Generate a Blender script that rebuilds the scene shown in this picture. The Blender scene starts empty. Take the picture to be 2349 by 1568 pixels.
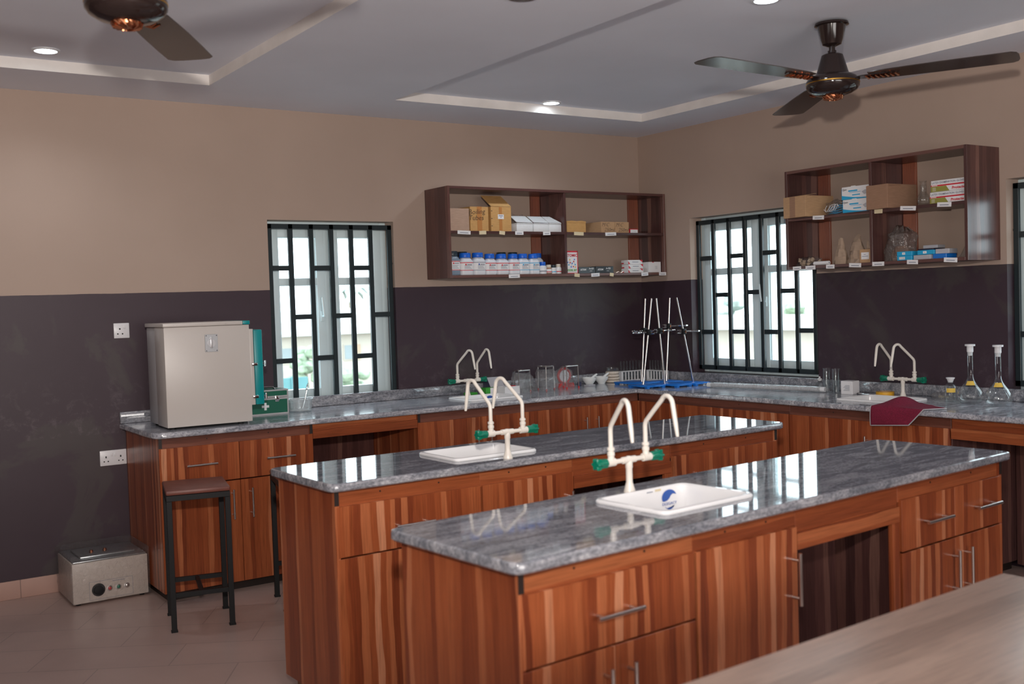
import bpy, bmesh, math, random
from mathutils import Vector, Matrix
random.seed(7)
R = math.radians
PI = math.pi
SC = bpy.context.scene
COL = SC.collection

# ------------------------------------------------------------------ camera, world, lights, exposure
cam = bpy.data.cameras.new('camera')
cam_o = bpy.data.objects.new('camera', cam)
COL.objects.link(cam_o)
YAW, PITCH, ROLL = 0.592548, 0.037887, -0.031849
fw = Vector((math.sin(YAW) * math.cos(PITCH), math.cos(YAW) * math.cos(PITCH), -math.sin(PITCH)))
rt = Vector((math.cos(YAW), -math.sin(YAW), 0))
up = rt.cross(fw)
r2 = rt * math.cos(ROLL) + up * math.sin(ROLL)
u2 = -rt * math.sin(ROLL) + up * math.cos(ROLL)
m = Matrix.Identity(4)
for i in range(3):
    m[i][0], m[i][1], m[i][2] = r2[i], u2[i], -fw[i]
m.translation = (-5.466766, -6.302997, 1.525411)
cam_o.matrix_world = m
cam.sensor_fit = 'HORIZONTAL'
cam.sensor_width = 36.0
cam.lens = 2452.3844 / 2349 * 36.0
cam.clip_end = 400
cam.dof.use_dof = True
cam.dof.focus_distance = 6.4
cam.dof.aperture_fstop = 3.2
SC.camera = cam_o

vs = SC.view_settings
vs.view_transform = 'Standard'
vs.look = 'None'
vs.exposure = 0.0
vs.gamma = 1.0
vs.use_curve_mapping = False

W = bpy.data.worlds.new('overcast_sky')
SC.world = W
W.use_nodes = True
bg = W.node_tree.nodes['Background']
bg.inputs[0].default_value = (0.80, 0.93, 1.0, 1)
bg.inputs[1].default_value = 5.6


def lamp(name, kind, loc, energy, color, direction=None, **kw):
    l = bpy.data.lights.new(name, kind)
    l.energy = energy
    l.color = color
    for k, v in kw.items():
        setattr(l, k, v)
    o = bpy.data.objects.new(name, l)
    COL.objects.link(o)
    o.location = loc
    if direction:
        o.rotation_euler = Vector(direction).to_track_quat('-Z', 'Y').to_euler()
    return o


# the photographer's flash just above the lens, tipped up to the ceiling and far walls
lamp('camera_flash', 'SPOT', (-5.47, -6.3, 1.95), 470, (1.0, 0.91, 0.83), (0.50, 0.85, 0.26),
     spot_size=R(95), spot_blend=0.8, shadow_soft_size=0.05)
# added fill lamps by the closed, unseen walls behind and left of the camera
lamp('rear_fill', 'AREA', (-3.6, -8.9, 1.5), 160, (1.0, 0.95, 0.91), (0.15, 1, 0.10),
     shape='RECTANGLE', size=4.5, size_y=1.3)
lamp('left_fill', 'AREA', (-7.9, -4.5, 1.5), 12, (1.0, 0.95, 0.92), (1, 0.12, 0.10),
     shape='RECTANGLE', size=3.0, size_y=1.2)


# ------------------------------------------------------------------ material helpers
def newmat(name):
    mt = bpy.data.materials.new(name)
    mt.use_nodes = True
    nt = mt.node_tree
    return mt, nt, nt.nodes['Principled BSDF']


def plain(name, col, rough=0.5, metal=0.0, spec=0.5, noise=0.0, nscale=20):
    mt, nt, b = newmat(name)
    b.inputs['Roughness'].default_value = rough
    b.inputs['Metallic'].default_value = metal
    b.inputs['Specular IOR Level'].default_value = spec
    c = (*col, 1)
    if noise:
        tc = nt.nodes.new('ShaderNodeTexCoord')
        n = nt.nodes.new('ShaderNodeTexNoise')
        n.inputs['Scale'].default_value = nscale
        n.inputs['Detail'].default_value = 4
        nt.links.new(tc.outputs['Object'], n.inputs['Vector'])
        r = ramp(nt, n.outputs['Fac'], [(0.3, tuple(x * (1 - noise) for x in col)), (0.7, tuple(min(1, x * (1 + noise)) for x in col))])
        nt.links.new(r, b.inputs['Base Color'])
    else:
        b.inputs['Base Color'].default_value = c
    return mt


def ramp(nt, fac, stops, const=False):
    r = nt.nodes.new('ShaderNodeValToRGB')
    if const:
        r.color_ramp.interpolation = 'CONSTANT'
    el = r.color_ramp.elements
    while len(el) < len(stops):
        el.new(0.5)
    for e, (p, c) in zip(el, stops):
        e.position = p
        e.color = (*c, 1)
    if fac is not None:
        nt.links.new(fac, r.inputs['Fac'])
    return r.outputs['Color']


def mapping(nt, scale=(1, 1, 1), loc=(0, 0, 0), rot=(0, 0, 0), coord='Object'):
    tc = nt.nodes.new('ShaderNodeTexCoord')
    mp = nt.nodes.new('ShaderNodeMapping')
    mp.inputs['Scale'].default_value = scale
    mp.inputs['Location'].default_value = loc
    mp.inputs['Rotation'].default_value = rot
    nt.links.new(tc.outputs[coord], mp.inputs['Vector'])
    return mp.outputs['Vector']


def noise(nt, vec, scale, detail=4, rough=0.5, dist=0.0):
    n = nt.nodes.new('ShaderNodeTexNoise')
    n.inputs['Scale'].default_value = scale
    n.inputs['Detail'].default_value = detail
    n.inputs['Roughness'].default_value = rough
    n.inputs['Distortion'].default_value = dist
    nt.links.new(vec, n.inputs['Vector'])
    return n.outputs['Fac']


def mix(nt, fac, a, b, kind='MIX'):
    n = nt.nodes.new('ShaderNodeMix')
    n.data_type = 'RGBA'
    n.blend_type = kind
    for s, v in ((n.inputs['Factor'], fac), (n.inputs['A'], a), (n.inputs['B'], b)):
        if hasattr(v, 'is_linked') or hasattr(v, 'links'):
            nt.links.new(v, s)
        elif isinstance(v, (int, float)):
            s.default_value = v
        else:
            s.default_value = (*v, 1)
    return n.outputs['Result']


def math_n(nt, op, a, b=0.0, c=None):
    n = nt.nodes.new('ShaderNodeMath')
    n.operation = op
    for s, v in zip(n.inputs, (a, b, c)):
        if v is None:
            continue
        if isinstance(v, (int, float)):
            s.default_value = v
        else:
            nt.links.new(v, s)
    return n.outputs[0]


def bump(nt, b, h, strength=0.1, dist=0.01):
    n = nt.nodes.new('ShaderNodeBump')
    n.inputs['Strength'].default_value = strength
    n.inputs['Distance'].default_value = dist
    nt.links.new(h, n.inputs['Height'])
    nt.links.new(n.outputs['Normal'], b.inputs['Normal'])


def wood(name, axis, stops, rough=0.28, bands=37.0, grain=(0.80, 1.12), spec=0.5):
    """striped laminate: flat bands of several browns along `axis`, with fine grain lines"""
    mt, nt, b = newmat(name)
    tc = nt.nodes.new('ShaderNodeTexCoord')
    sx = nt.nodes.new('ShaderNodeSeparateXYZ')
    nt.links.new(tc.outputs['Object'], sx.inputs[0])
    oi = nt.nodes.new('ShaderNodeObjectInfo')
    off = math_n(nt, 'MULTIPLY', oi.outputs['Random'], 37.0)
    if axis == 'z':
        u = math_n(nt, 'ADD', sx.outputs[0], sx.outputs[1])
        v = sx.outputs[2]
    elif axis == 'x':
        u = math_n(nt, 'ADD', sx.outputs[2], math_n(nt, 'MULTIPLY', sx.outputs[1], 0.8))
        v = sx.outputs[0]
    else:
        u = math_n(nt, 'ADD', sx.outputs[2], math_n(nt, 'MULTIPLY', sx.outputs[0], 0.8))
        v = sx.outputs[1]
    cb = nt.nodes.new('ShaderNodeCombineXYZ')
    nt.links.new(math_n(nt, 'ADD', math_n(nt, 'MULTIPLY', u, 6.0), off), cb.inputs[0])
    nt.links.new(math_n(nt, 'MULTIPLY', v, 1.3), cb.inputs[1])
    wob = noise(nt, cb.outputs[0], 1.5, 2)
    uu = math_n(nt, 'ADD', u, math_n(nt, 'MULTIPLY', wob, 0.05))
    uu = math_n(nt, 'ADD', math_n(nt, 'MULTIPLY', uu, bands), off)
    vo = nt.nodes.new('ShaderNodeTexVoronoi')
    vo.voronoi_dimensions = '1D'
    vo.inputs['Scale'].default_value = 1.0
    nt.links.new(uu, vo.inputs['W'])
    sep = nt.nodes.new('ShaderNodeSeparateColor')
    nt.links.new(vo.outputs['Color'], sep.inputs[0])
    band = ramp(nt, sep.outputs[0], stops)
    cg = nt.nodes.new('ShaderNodeCombineXYZ')
    nt.links.new(math_n(nt, 'ADD', math_n(nt, 'MULTIPLY', u, 150.0), off), cg.inputs[0])
    nt.links.new(math_n(nt, 'MULTIPLY', v, 5.0), cg.inputs[1])
    g = noise(nt, cg.outputs[0], 1.0, 3, 0.65)
    gr = ramp(nt, g, [(0.30, (grain[0] - 0.12,) * 3), (0.42, (grain[0] + 0.1,) * 3), (0.62, (grain[1],) * 3)])
    c = mix(nt, 1.0, band, gr, 'MULTIPLY')
    nt.links.new(c, b.inputs['Base Color'])
    b.inputs['Roughness'].default_value = rough
    b.inputs['Specular IOR Level'].default_value = spec
    return mt


def thin_glass(name, tint=(1, 1, 1), edge=0.35, base=0.04, rough=0.02, crumple=0.0, diffuse=0.0, dcol=(0.9, 0.9, 0.9), veil=None):
    """thin clear sheet: see-through with a mirror sheen growing towards grazing angles"""
    mt = bpy.data.materials.new(name)
    mt.use_nodes = True
    nt = mt.node_tree
    nt.nodes.remove(nt.nodes['Principled BSDF'])
    out = nt.nodes['Material Output']
    tr = nt.nodes.new('ShaderNodeBsdfTransparent')
    tr.inputs[0].default_value = (*tint, 1)
    gl = nt.nodes.new('ShaderNodeBsdfGlossy')
    gl.inputs['Roughness'].default_value = rough
    lw = nt.nodes.new('ShaderNodeLayerWeight')
    lw.inputs['Blend'].default_value = 0.25
    f = math_n(nt, 'MULTIPLY_ADD', lw.outputs['Facing'], edge, base)
    mx = nt.nodes.new('ShaderNodeMixShader')
    nt.links.new(f, mx.inputs[0])
    nt.links.new(tr.outputs[0], mx.inputs[1])
    nt.links.new(gl.outputs[0], mx.inputs[2])
    last = mx.outputs[0]
    if crumple:
        v = mapping(nt)
        n = noise(nt, v, crumple, 3, 0.6, 0.6)
        bp = nt.nodes.new('ShaderNodeBump')
        bp.inputs['Strength'].default_value = 1.0
        bp.inputs['Distance'].default_value = 0.03
        nt.links.new(n, bp.inputs['Height'])
        nt.links.new(bp.outputs[0], gl.inputs['Normal'])
        nt.links.new(bp.outputs[0], lw.inputs['Normal'])
    if diffuse:
        d = nt.nodes.new('ShaderNodeBsdfDiffuse')
        d.inputs[0].default_value = (*dcol, 1)
        m2 = nt.nodes.new('ShaderNodeMixShader')
        m2.inputs[0].default_value = diffuse
        nt.links.new(last, m2.inputs[1])
        nt.links.new(d.outputs[0], m2.inputs[2])
        last = m2.outputs[0]
    nt.links.new(last, out.inputs[0])
    return mt


def emit(name, col, s):
    mt = bpy.data.materials.new(name)
    mt.use_nodes = True
    nt = mt.node_tree
    nt.nodes.remove(nt.nodes['Principled BSDF'])
    e = nt.nodes.new('ShaderNodeEmission')
    e.inputs[0].default_value = (*col, 1)
    e.inputs[1].default_value = s
    nt.links.new(e.outputs[0], nt.nodes['Material Output'].inputs[0])
    return mt


def granite_mat(name='grey_granite', k=1.0, rough=0.045):
    mt, nt, b = newmat(name)
    v = mapping(nt, (1.6, 7.0, 7.0))
    n1 = noise(nt, v, 3.0, 6, 0.62, 1.2)
    v2 = mapping(nt, (3.0, 5.5, 5.0), rot=(0, 0, 0.2))
    n2 = noise(nt, v2, 22.0, 5, 0.7)
    c1 = ramp(nt, n1, [(0.25, (0.105, 0.112, 0.13)), (0.44, (0.20, 0.208, 0.23)), (0.6, (0.33, 0.333, 0.35)), (0.8, (0.52, 0.52, 0.53))])
    c2 = ramp(nt, n2, [(0.30, (0.35, 0.35, 0.37)), (0.5, (0.95, 0.95, 0.95)), (0.68, (1.5, 1.47, 1.45))])
    c = mix(nt, 0.85, c1, c2, 'MULTIPLY')
    c = mix(nt, 1.0, c, (k, k, k * 1.03), 'MULTIPLY')
    nt.links.new(c, b.inputs['Base Color'])
    b.inputs['Roughness'].default_value = rough
    b.inputs['Specular IOR Level'].default_value = 0.85
    return mt


def wall_mat():
    mt, nt, b = newmat('two_tone_wall_paint')
    geo = nt.nodes.new('ShaderNodeNewGeometry')
    sx = nt.nodes.new('ShaderNodeSeparateXYZ')
    nt.links.new(geo.outputs['Position'], sx.inputs[0])
    v = mapping(nt)
    edge = noise(nt, v, 6.0, 3)
    z = math_n(nt, 'ADD', sx.outputs[2], math_n(nt, 'MULTIPLY', edge, 0.006))
    up_f = math_n(nt, 'GREATER_THAN', z, 1.6455)
    n1 = noise(nt, v, 1.3, 3)
    beige = ramp(nt, n1, [(0.3, (0.405, 0.305, 0.250)), (0.7, (0.445, 0.335, 0.275))])
    n2 = noise(nt, v, 2.2, 5, 0.6, 0.5)
    dado = ramp(nt, n2, [(0.25, (0.040, 0.021, 0.031)), (0.55, (0.045, 0.025, 0.036)), (0.60, (0.055, 0.040, 0.043)), (0.8, (0.062, 0.048, 0.050))])
    # chalky scuffs low on the wall
    n3 = noise(nt, v, 11.0, 7, 0.78, 0.3)
    low = nt.nodes.new('ShaderNodeMapRange')
    low.inputs[1].default_value = 1.22
    low.inputs[2].default_value = 0.94
    nt.links.new(sx.outputs[2], low.inputs[0])
    sc = math_n(nt, 'MULTIPLY', ramp(nt, n3, [(0.53, (0, 0, 0)), (0.72, (1, 1, 1))]), math_n(nt, 'MULTIPLY', math_n(nt, 'MULTIPLY', low.outputs[0], math_n(nt, 'GREATER_THAN', sx.outputs[2], 0.85)), 0.6))
    dado = mix(nt, sc, dado, (0.16, 0.13, 0.14))
    c = mix(nt, up_f, dado, beige)
    nt.links.new(c, b.inputs['Base Color'])
    rr = math_n(nt, 'MULTIPLY_ADD', up_f, 0.25, 0.5)
    nt.links.new(rr, b.inputs['Roughness'])
    bump(nt, b, noise(nt, v, 180, 2), 0.05, 0.002)
    return mt


def tile_mat(name, c1, c2, size, mortar, rough, coord_rot=(0, 0, 0)):
    mt, nt, b = newmat(name)
    v = mapping(nt, rot=coord_rot)
    br = nt.nodes.new('ShaderNodeTexBrick')
    br.offset = 0.5
    br.inputs['Scale'].default_value = 1.0
    br.inputs['Brick Width'].default_value = size[0]
    br.inputs['Row Height'].default_value = size[1]
    br.inputs['Mortar Size'].default_value = 0.0025
    br.inputs['Color1'].default_value = (*c1, 1)
    br.inputs['Color2'].default_value = (*c2, 1)
    br.inputs['Mortar'].default_value = (*mortar, 1)
    nt.links.new(v, br.inputs['Vector'])
    n = noise(nt, v, 4.0, 4)
    c = mix(nt, 1.0, br.outputs['Color'], ramp(nt, n, [(0.3, (0.92, 0.92, 0.92)), (0.7, (1.05, 1.05, 1.05))]), 'MULTIPLY')
    nt.links.new(c, b.inputs['Base Color'])
    b.inputs['Roughness'].default_value = rough
    return mt


def cardboard(name, col):
    mt, nt, b = newmat(name)
    v = mapping(nt, (1, 1, 6))
    n = noise(nt, v, 25, 4)
    nt.links.new(ramp(nt, n, [(0.3, tuple(x * 0.9 for x in col)), (0.7, tuple(x * 1.06 for x in col))]), b.inputs['Base Color'])
    b.inputs['Roughness'].default_value = 0.75
    return mt


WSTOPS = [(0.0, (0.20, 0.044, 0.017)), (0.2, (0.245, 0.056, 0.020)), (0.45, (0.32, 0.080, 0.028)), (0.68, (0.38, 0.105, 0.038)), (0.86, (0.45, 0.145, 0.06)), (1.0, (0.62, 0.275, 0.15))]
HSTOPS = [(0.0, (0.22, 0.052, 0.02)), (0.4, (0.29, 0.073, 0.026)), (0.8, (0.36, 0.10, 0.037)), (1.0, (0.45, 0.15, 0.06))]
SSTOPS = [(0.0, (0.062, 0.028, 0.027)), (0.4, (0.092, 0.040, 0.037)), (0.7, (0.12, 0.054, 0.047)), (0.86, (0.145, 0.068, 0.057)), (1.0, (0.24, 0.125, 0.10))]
M = {}
M['wood'] = wood('striped_laminate', 'z', WSTOPS)
M['woodx'] = wood('striped_laminate_lengthwise', 'x', HSTOPS, bands=26)
M['woody'] = wood('striped_laminate_across', 'y', HSTOPS, bands=26)
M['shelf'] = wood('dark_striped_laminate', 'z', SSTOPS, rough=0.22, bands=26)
M['shelfx'] = wood('dark_laminate_lengthwise', 'x', SSTOPS[:4], rough=0.3, bands=18)
M['shelfy'] = wood('dark_laminate_across', 'y', SSTOPS[:4], rough=0.3, bands=18)
M['cleat'] = wood('reddish_laminate', 'z', [(0, (0.20, 0.055, 0.03)), (1, (0.29, 0.085, 0.042))], bands=9)
M['dullx'] = wood('dull_brown_laminate_lengthwise', 'x', [(0, (0.115, 0.042, 0.03)), (0.5, (0.16, 0.058, 0.04)), (1, (0.22, 0.085, 0.058))], bands=30)
M['dark'] = plain('black_edge_banding', (0.02, 0.012, 0.01), 0.5)
M['inside'] = plain('dark_brown_cabinet_board', (0.10, 0.045, 0.03), 0.5)  # plain dark brown for the cabinet bottom boards
M['plinth'] = plain('ochre_plinth_board', (0.24, 0.105, 0.035), 0.5, noise=0.15)
M['granite'] = granite_mat()
M['granited'] = granite_mat('pale_grey_granite', 1.45, 0.13)  # paler, rougher variant of the granite for the wall bench
M['wall'] = wall_mat()
M['ceil'] = plain('white_ceiling_paint', (0.80, 0.83, 0.92), 0.85, noise=0.03, nscale=1.5)
M['tray'] = plain('cream_tray_edge', (0.80, 0.76, 0.73), 0.8, noise=0.05, nscale=8)
M['floor'] = tile_mat('beige_floor_tile', (0.48, 0.345, 0.30), (0.50, 0.36, 0.31), (0.6, 0.3), (0.32, 0.23, 0.20), 0.3, (0, 0, 0.55))
M['skirt'] = tile_mat('skirting_tile', (0.52, 0.33, 0.27), (0.55, 0.35, 0.29), (0.30, 2.0), (0.30, 0.2, 0.17), 0.35)
M['steel'] = plain('brushed_steel', (0.62, 0.58, 0.56), 0.28, 1.0)
M['chrome'] = plain('chrome', (0.8, 0.8, 0.8), 0.12, 1.0)
M['ceramic'] = plain('white_glazed_ceramic', (0.86, 0.86, 0.87), 0.08)
M['cream'] = plain('ivory_coated_pipe', (0.80, 0.75, 0.68), 0.25)
M['green'] = plain('green_plastic', (0.0, 0.17, 0.10), 0.3)
M['blueink'] = plain('blue_print', (0.02, 0.09, 0.40), 0.4)
M['black'] = plain('black_metal_paint', (0.010, 0.010, 0.011), 0.55, 0.0, 0.3)
M['grille'] = plain('dark_green_grille_paint', (0.014, 0.024, 0.028), 0.4)
M['alu'] = plain('glare_tinted_window_profile', (0.72, 0.86, 0.90), 0.35)  # white profile, tinted cyan to paint in the window glare
M['pane'] = thin_glass('window_glass', (0.97, 1.0, 1.0), 0.12, 0.03, 0.0)
M['glass'] = thin_glass('laboratory_glass', (0.96, 0.98, 0.98), 0.55, 0.04, 0.03)
M['film'] = thin_glass('crumpled_clear_film', (0.94, 0.94, 0.95), 0.75, 0.08, 0.10, crumple=60, diffuse=0.06)
M['skin'] = thin_glass('stretched_clear_film', (0.97, 0.97, 0.97), 0.45, 0.035, 0.12, crumple=40, diffuse=0.02)
M['silver'] = plain('satin_silver', (0.62, 0.62, 0.64), 0.3, 0.5)
M['bagfilm'] = thin_glass('dusty_bag_film', (0.8, 0.78, 0.76), 0.5, 0.06, 0.15, crumple=18, diffuse=0.16, dcol=(0.45, 0.4, 0.38))
M['tub'] = thin_glass('clear_plastic_tub', (0.93, 0.97, 0.98), 0.5, 0.06, 0.08, diffuse=0.18)
M['white'] = plain('white_plastic', (0.78, 0.78, 0.80), 0.35)
M['socket'] = plain('white_socket_plastic', (0.75, 0.74, 0.76), 0.3)
M['hole'] = plain('dark_hole', (0.01, 0.01, 0.01), 0.7)
M['incu'] = plain('grey_white_enamel', (0.56, 0.52, 0.49), 0.35)
M['incu2'] = plain('grey_rear_enamel', (0.40, 0.39, 0.40), 0.4)
M['teal'] = plain('teal_enamel', (0.0, 0.26, 0.28), 0.35)
M['plate'] = plain('dull_aluminium', (0.45, 0.46, 0.48), 0.4, 0.8)
M['caseg'] = plain('dark_green_case', (0.01, 0.12, 0.075), 0.35)
M['card1'] = cardboard('brown_cardboard', (0.50, 0.31, 0.17))
M['card2'] = cardboard('orange_brown_cardboard', (0.58, 0.33, 0.12))
M['card3'] = cardboard('dull_pinkish_cardboard', (0.46, 0.31, 0.23))
M['card4'] = cardboard('dark_brown_cardboard', (0.33, 0.19, 0.12))
M['kraft'] = cardboard('kraft_paper', (0.36, 0.26, 0.19))
M['tape'] = plain('brown_packing_tape', (0.50, 0.22, 0.07), 0.3)
M['paper'] = plain('white_paper', (0.80, 0.80, 0.82), 0.7)
M['buff'] = plain('buff_paper', (0.72, 0.62, 0.42), 0.7)
M['ink'] = plain('black_ink', (0.02, 0.02, 0.025), 0.6)
M['greyink'] = plain('grey_print', (0.28, 0.30, 0.36), 0.6)
M['red'] = plain('red_print', (0.60, 0.02, 0.04), 0.45)
M['foam'] = plain('white_foam', (0.78, 0.80, 0.82), 0.8, noise=0.04, nscale=120)
M['bottle'] = plain('milky_bottle_plastic', (0.72, 0.75, 0.80), 0.35)
M['bottled'] = plain('grey_blue_bottle_plastic', (0.20, 0.26, 0.34), 0.3)
M['bcap'] = plain('blue_cap', (0.01, 0.13, 0.66), 0.35)
M['dcap'] = plain('dark_cap', (0.02, 0.035, 0.05), 0.35)
M['wcap'] = plain('ivory_cap', (0.75, 0.70, 0.60), 0.4)
M['skyblue'] = plain('sky_blue_print', (0.02, 0.38, 0.68), 0.4)
M['olive'] = plain('olive_print', (0.30, 0.29, 0.06), 0.5)
M['standblue'] = plain('blue_stand_base', (0.01, 0.17, 0.62), 0.3)
M['boxblack'] = plain('glossy_black_card', (0.012, 0.012, 0.016), 0.2)
M['redp'] = plain('red_plastic', (0.55, 0.03, 0.03), 0.3)
M['grn2'] = plain('bright_green_card', (0.05, 0.35, 0.04), 0.5)
M['yellow'] = plain('yellow_tape', (0.80, 0.42, 0.03), 0.45)
M['ylabel'] = plain('yellow_label', (0.75, 0.50, 0.08), 0.6)
M['towel'] = plain('maroon_towelling', (0.18, 0.008, 0.034), 0.95, noise=0.25, nscale=160)
M['hem'] = plain('grey_hem', (0.45, 0.45, 0.48), 0.9)
M['fan'] = plain('dark_brown_fan_enamel', (0.022, 0.014, 0.013), 0.12)
M['blade'] = plain('dark_brown_blade', (0.040, 0.030, 0.028), 0.22)
M['copper'] = plain('copper_trim', (0.60, 0.24, 0.12), 0.25, 1.0)
M['gold'] = plain('gold_trim', (0.55, 0.30, 0.06), 0.3, 1.0)
M['seat'] = plain('brown_laminate_seat', (0.17, 0.055, 0.04), 0.45, noise=0.1)
M['bath'] = plain('beige_water_bath_enamel', (0.60, 0.52, 0.46), 0.4)
M['bathlid'] = plain('steel_lid', (0.40, 0.42, 0.43), 0.3, 0.8)
M['lamp'] = emit('lit_downlight_lens', (0.82, 0.92, 1.0), 14.0)
M['rim'] = plain('downlight_rim', (0.7, 0.72, 0.75), 0.4)
M['rimd'] = plain('dark_fitting_rim', (0.10, 0.09, 0.09), 0.4)
M['cork'] = plain('pale_cork', (0.55, 0.42, 0.30), 0.8, noise=0.2, nscale=60)
M['gauze'] = plain('beige_gauze_card', (0.62, 0.54, 0.46), 0.8, noise=0.1, nscale=90)
M['porcelain'] = plain('white_porcelain', (0.80, 0.82, 0.82), 0.2)
M['oak'] = wood('pale_oak_top', 'x', [(0, (0.36, 0.245, 0.185)), (0.5, (0.45, 0.31, 0.235)), (1, (0.52, 0.365, 0.28))], rough=0.35, bands=22, grain=(0.8, 1.1))
M['mouse'] = plain('grey_plastic', (0.46, 0.46, 0.50), 0.4)
M['navy'] = plain('navy_plastic', (0.03, 0.03, 0.07), 0.4)
M['house'] = plain('pale_render', (0.46, 0.40, 0.34), 0.9, noise=0.06, nscale=0.5)
M['roof'] = plain('pale_metal_roof', (0.55, 0.54, 0.53), 0.7, noise=0.05, nscale=0.6)
M['hwin'] = plain('dusty_house_window', (0.25, 0.28, 0.29), 0.5)
M['hshut'] = plain('orange_brown_shutter', (0.42, 0.29, 0.2), 0.7)
M['leaf'] = plain('haze_paled_green_leaves', (0.28, 0.34, 0.24), 0.8, noise=0.35, nscale=3)  # foliage paled in its colour to imitate bright outdoor haze
M['leafd'] = plain('haze_paled_grey_leaves', (0.34, 0.38, 0.35), 0.8, noise=0.3, nscale=2)  # greyer foliage, haze likewise put into the colour
M['fence'] = plain('teal_painted_fence', (0.09, 0.21, 0.22), 0.7, noise=0.08, nscale=2)
M['earth'] = plain('pale_dusty_ground', (0.36, 0.34, 0.31), 0.95, noise=0.15, nscale=0.3)
M['trunk'] = plain('palm_trunk', (0.30, 0.25, 0.2), 0.9)


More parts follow.
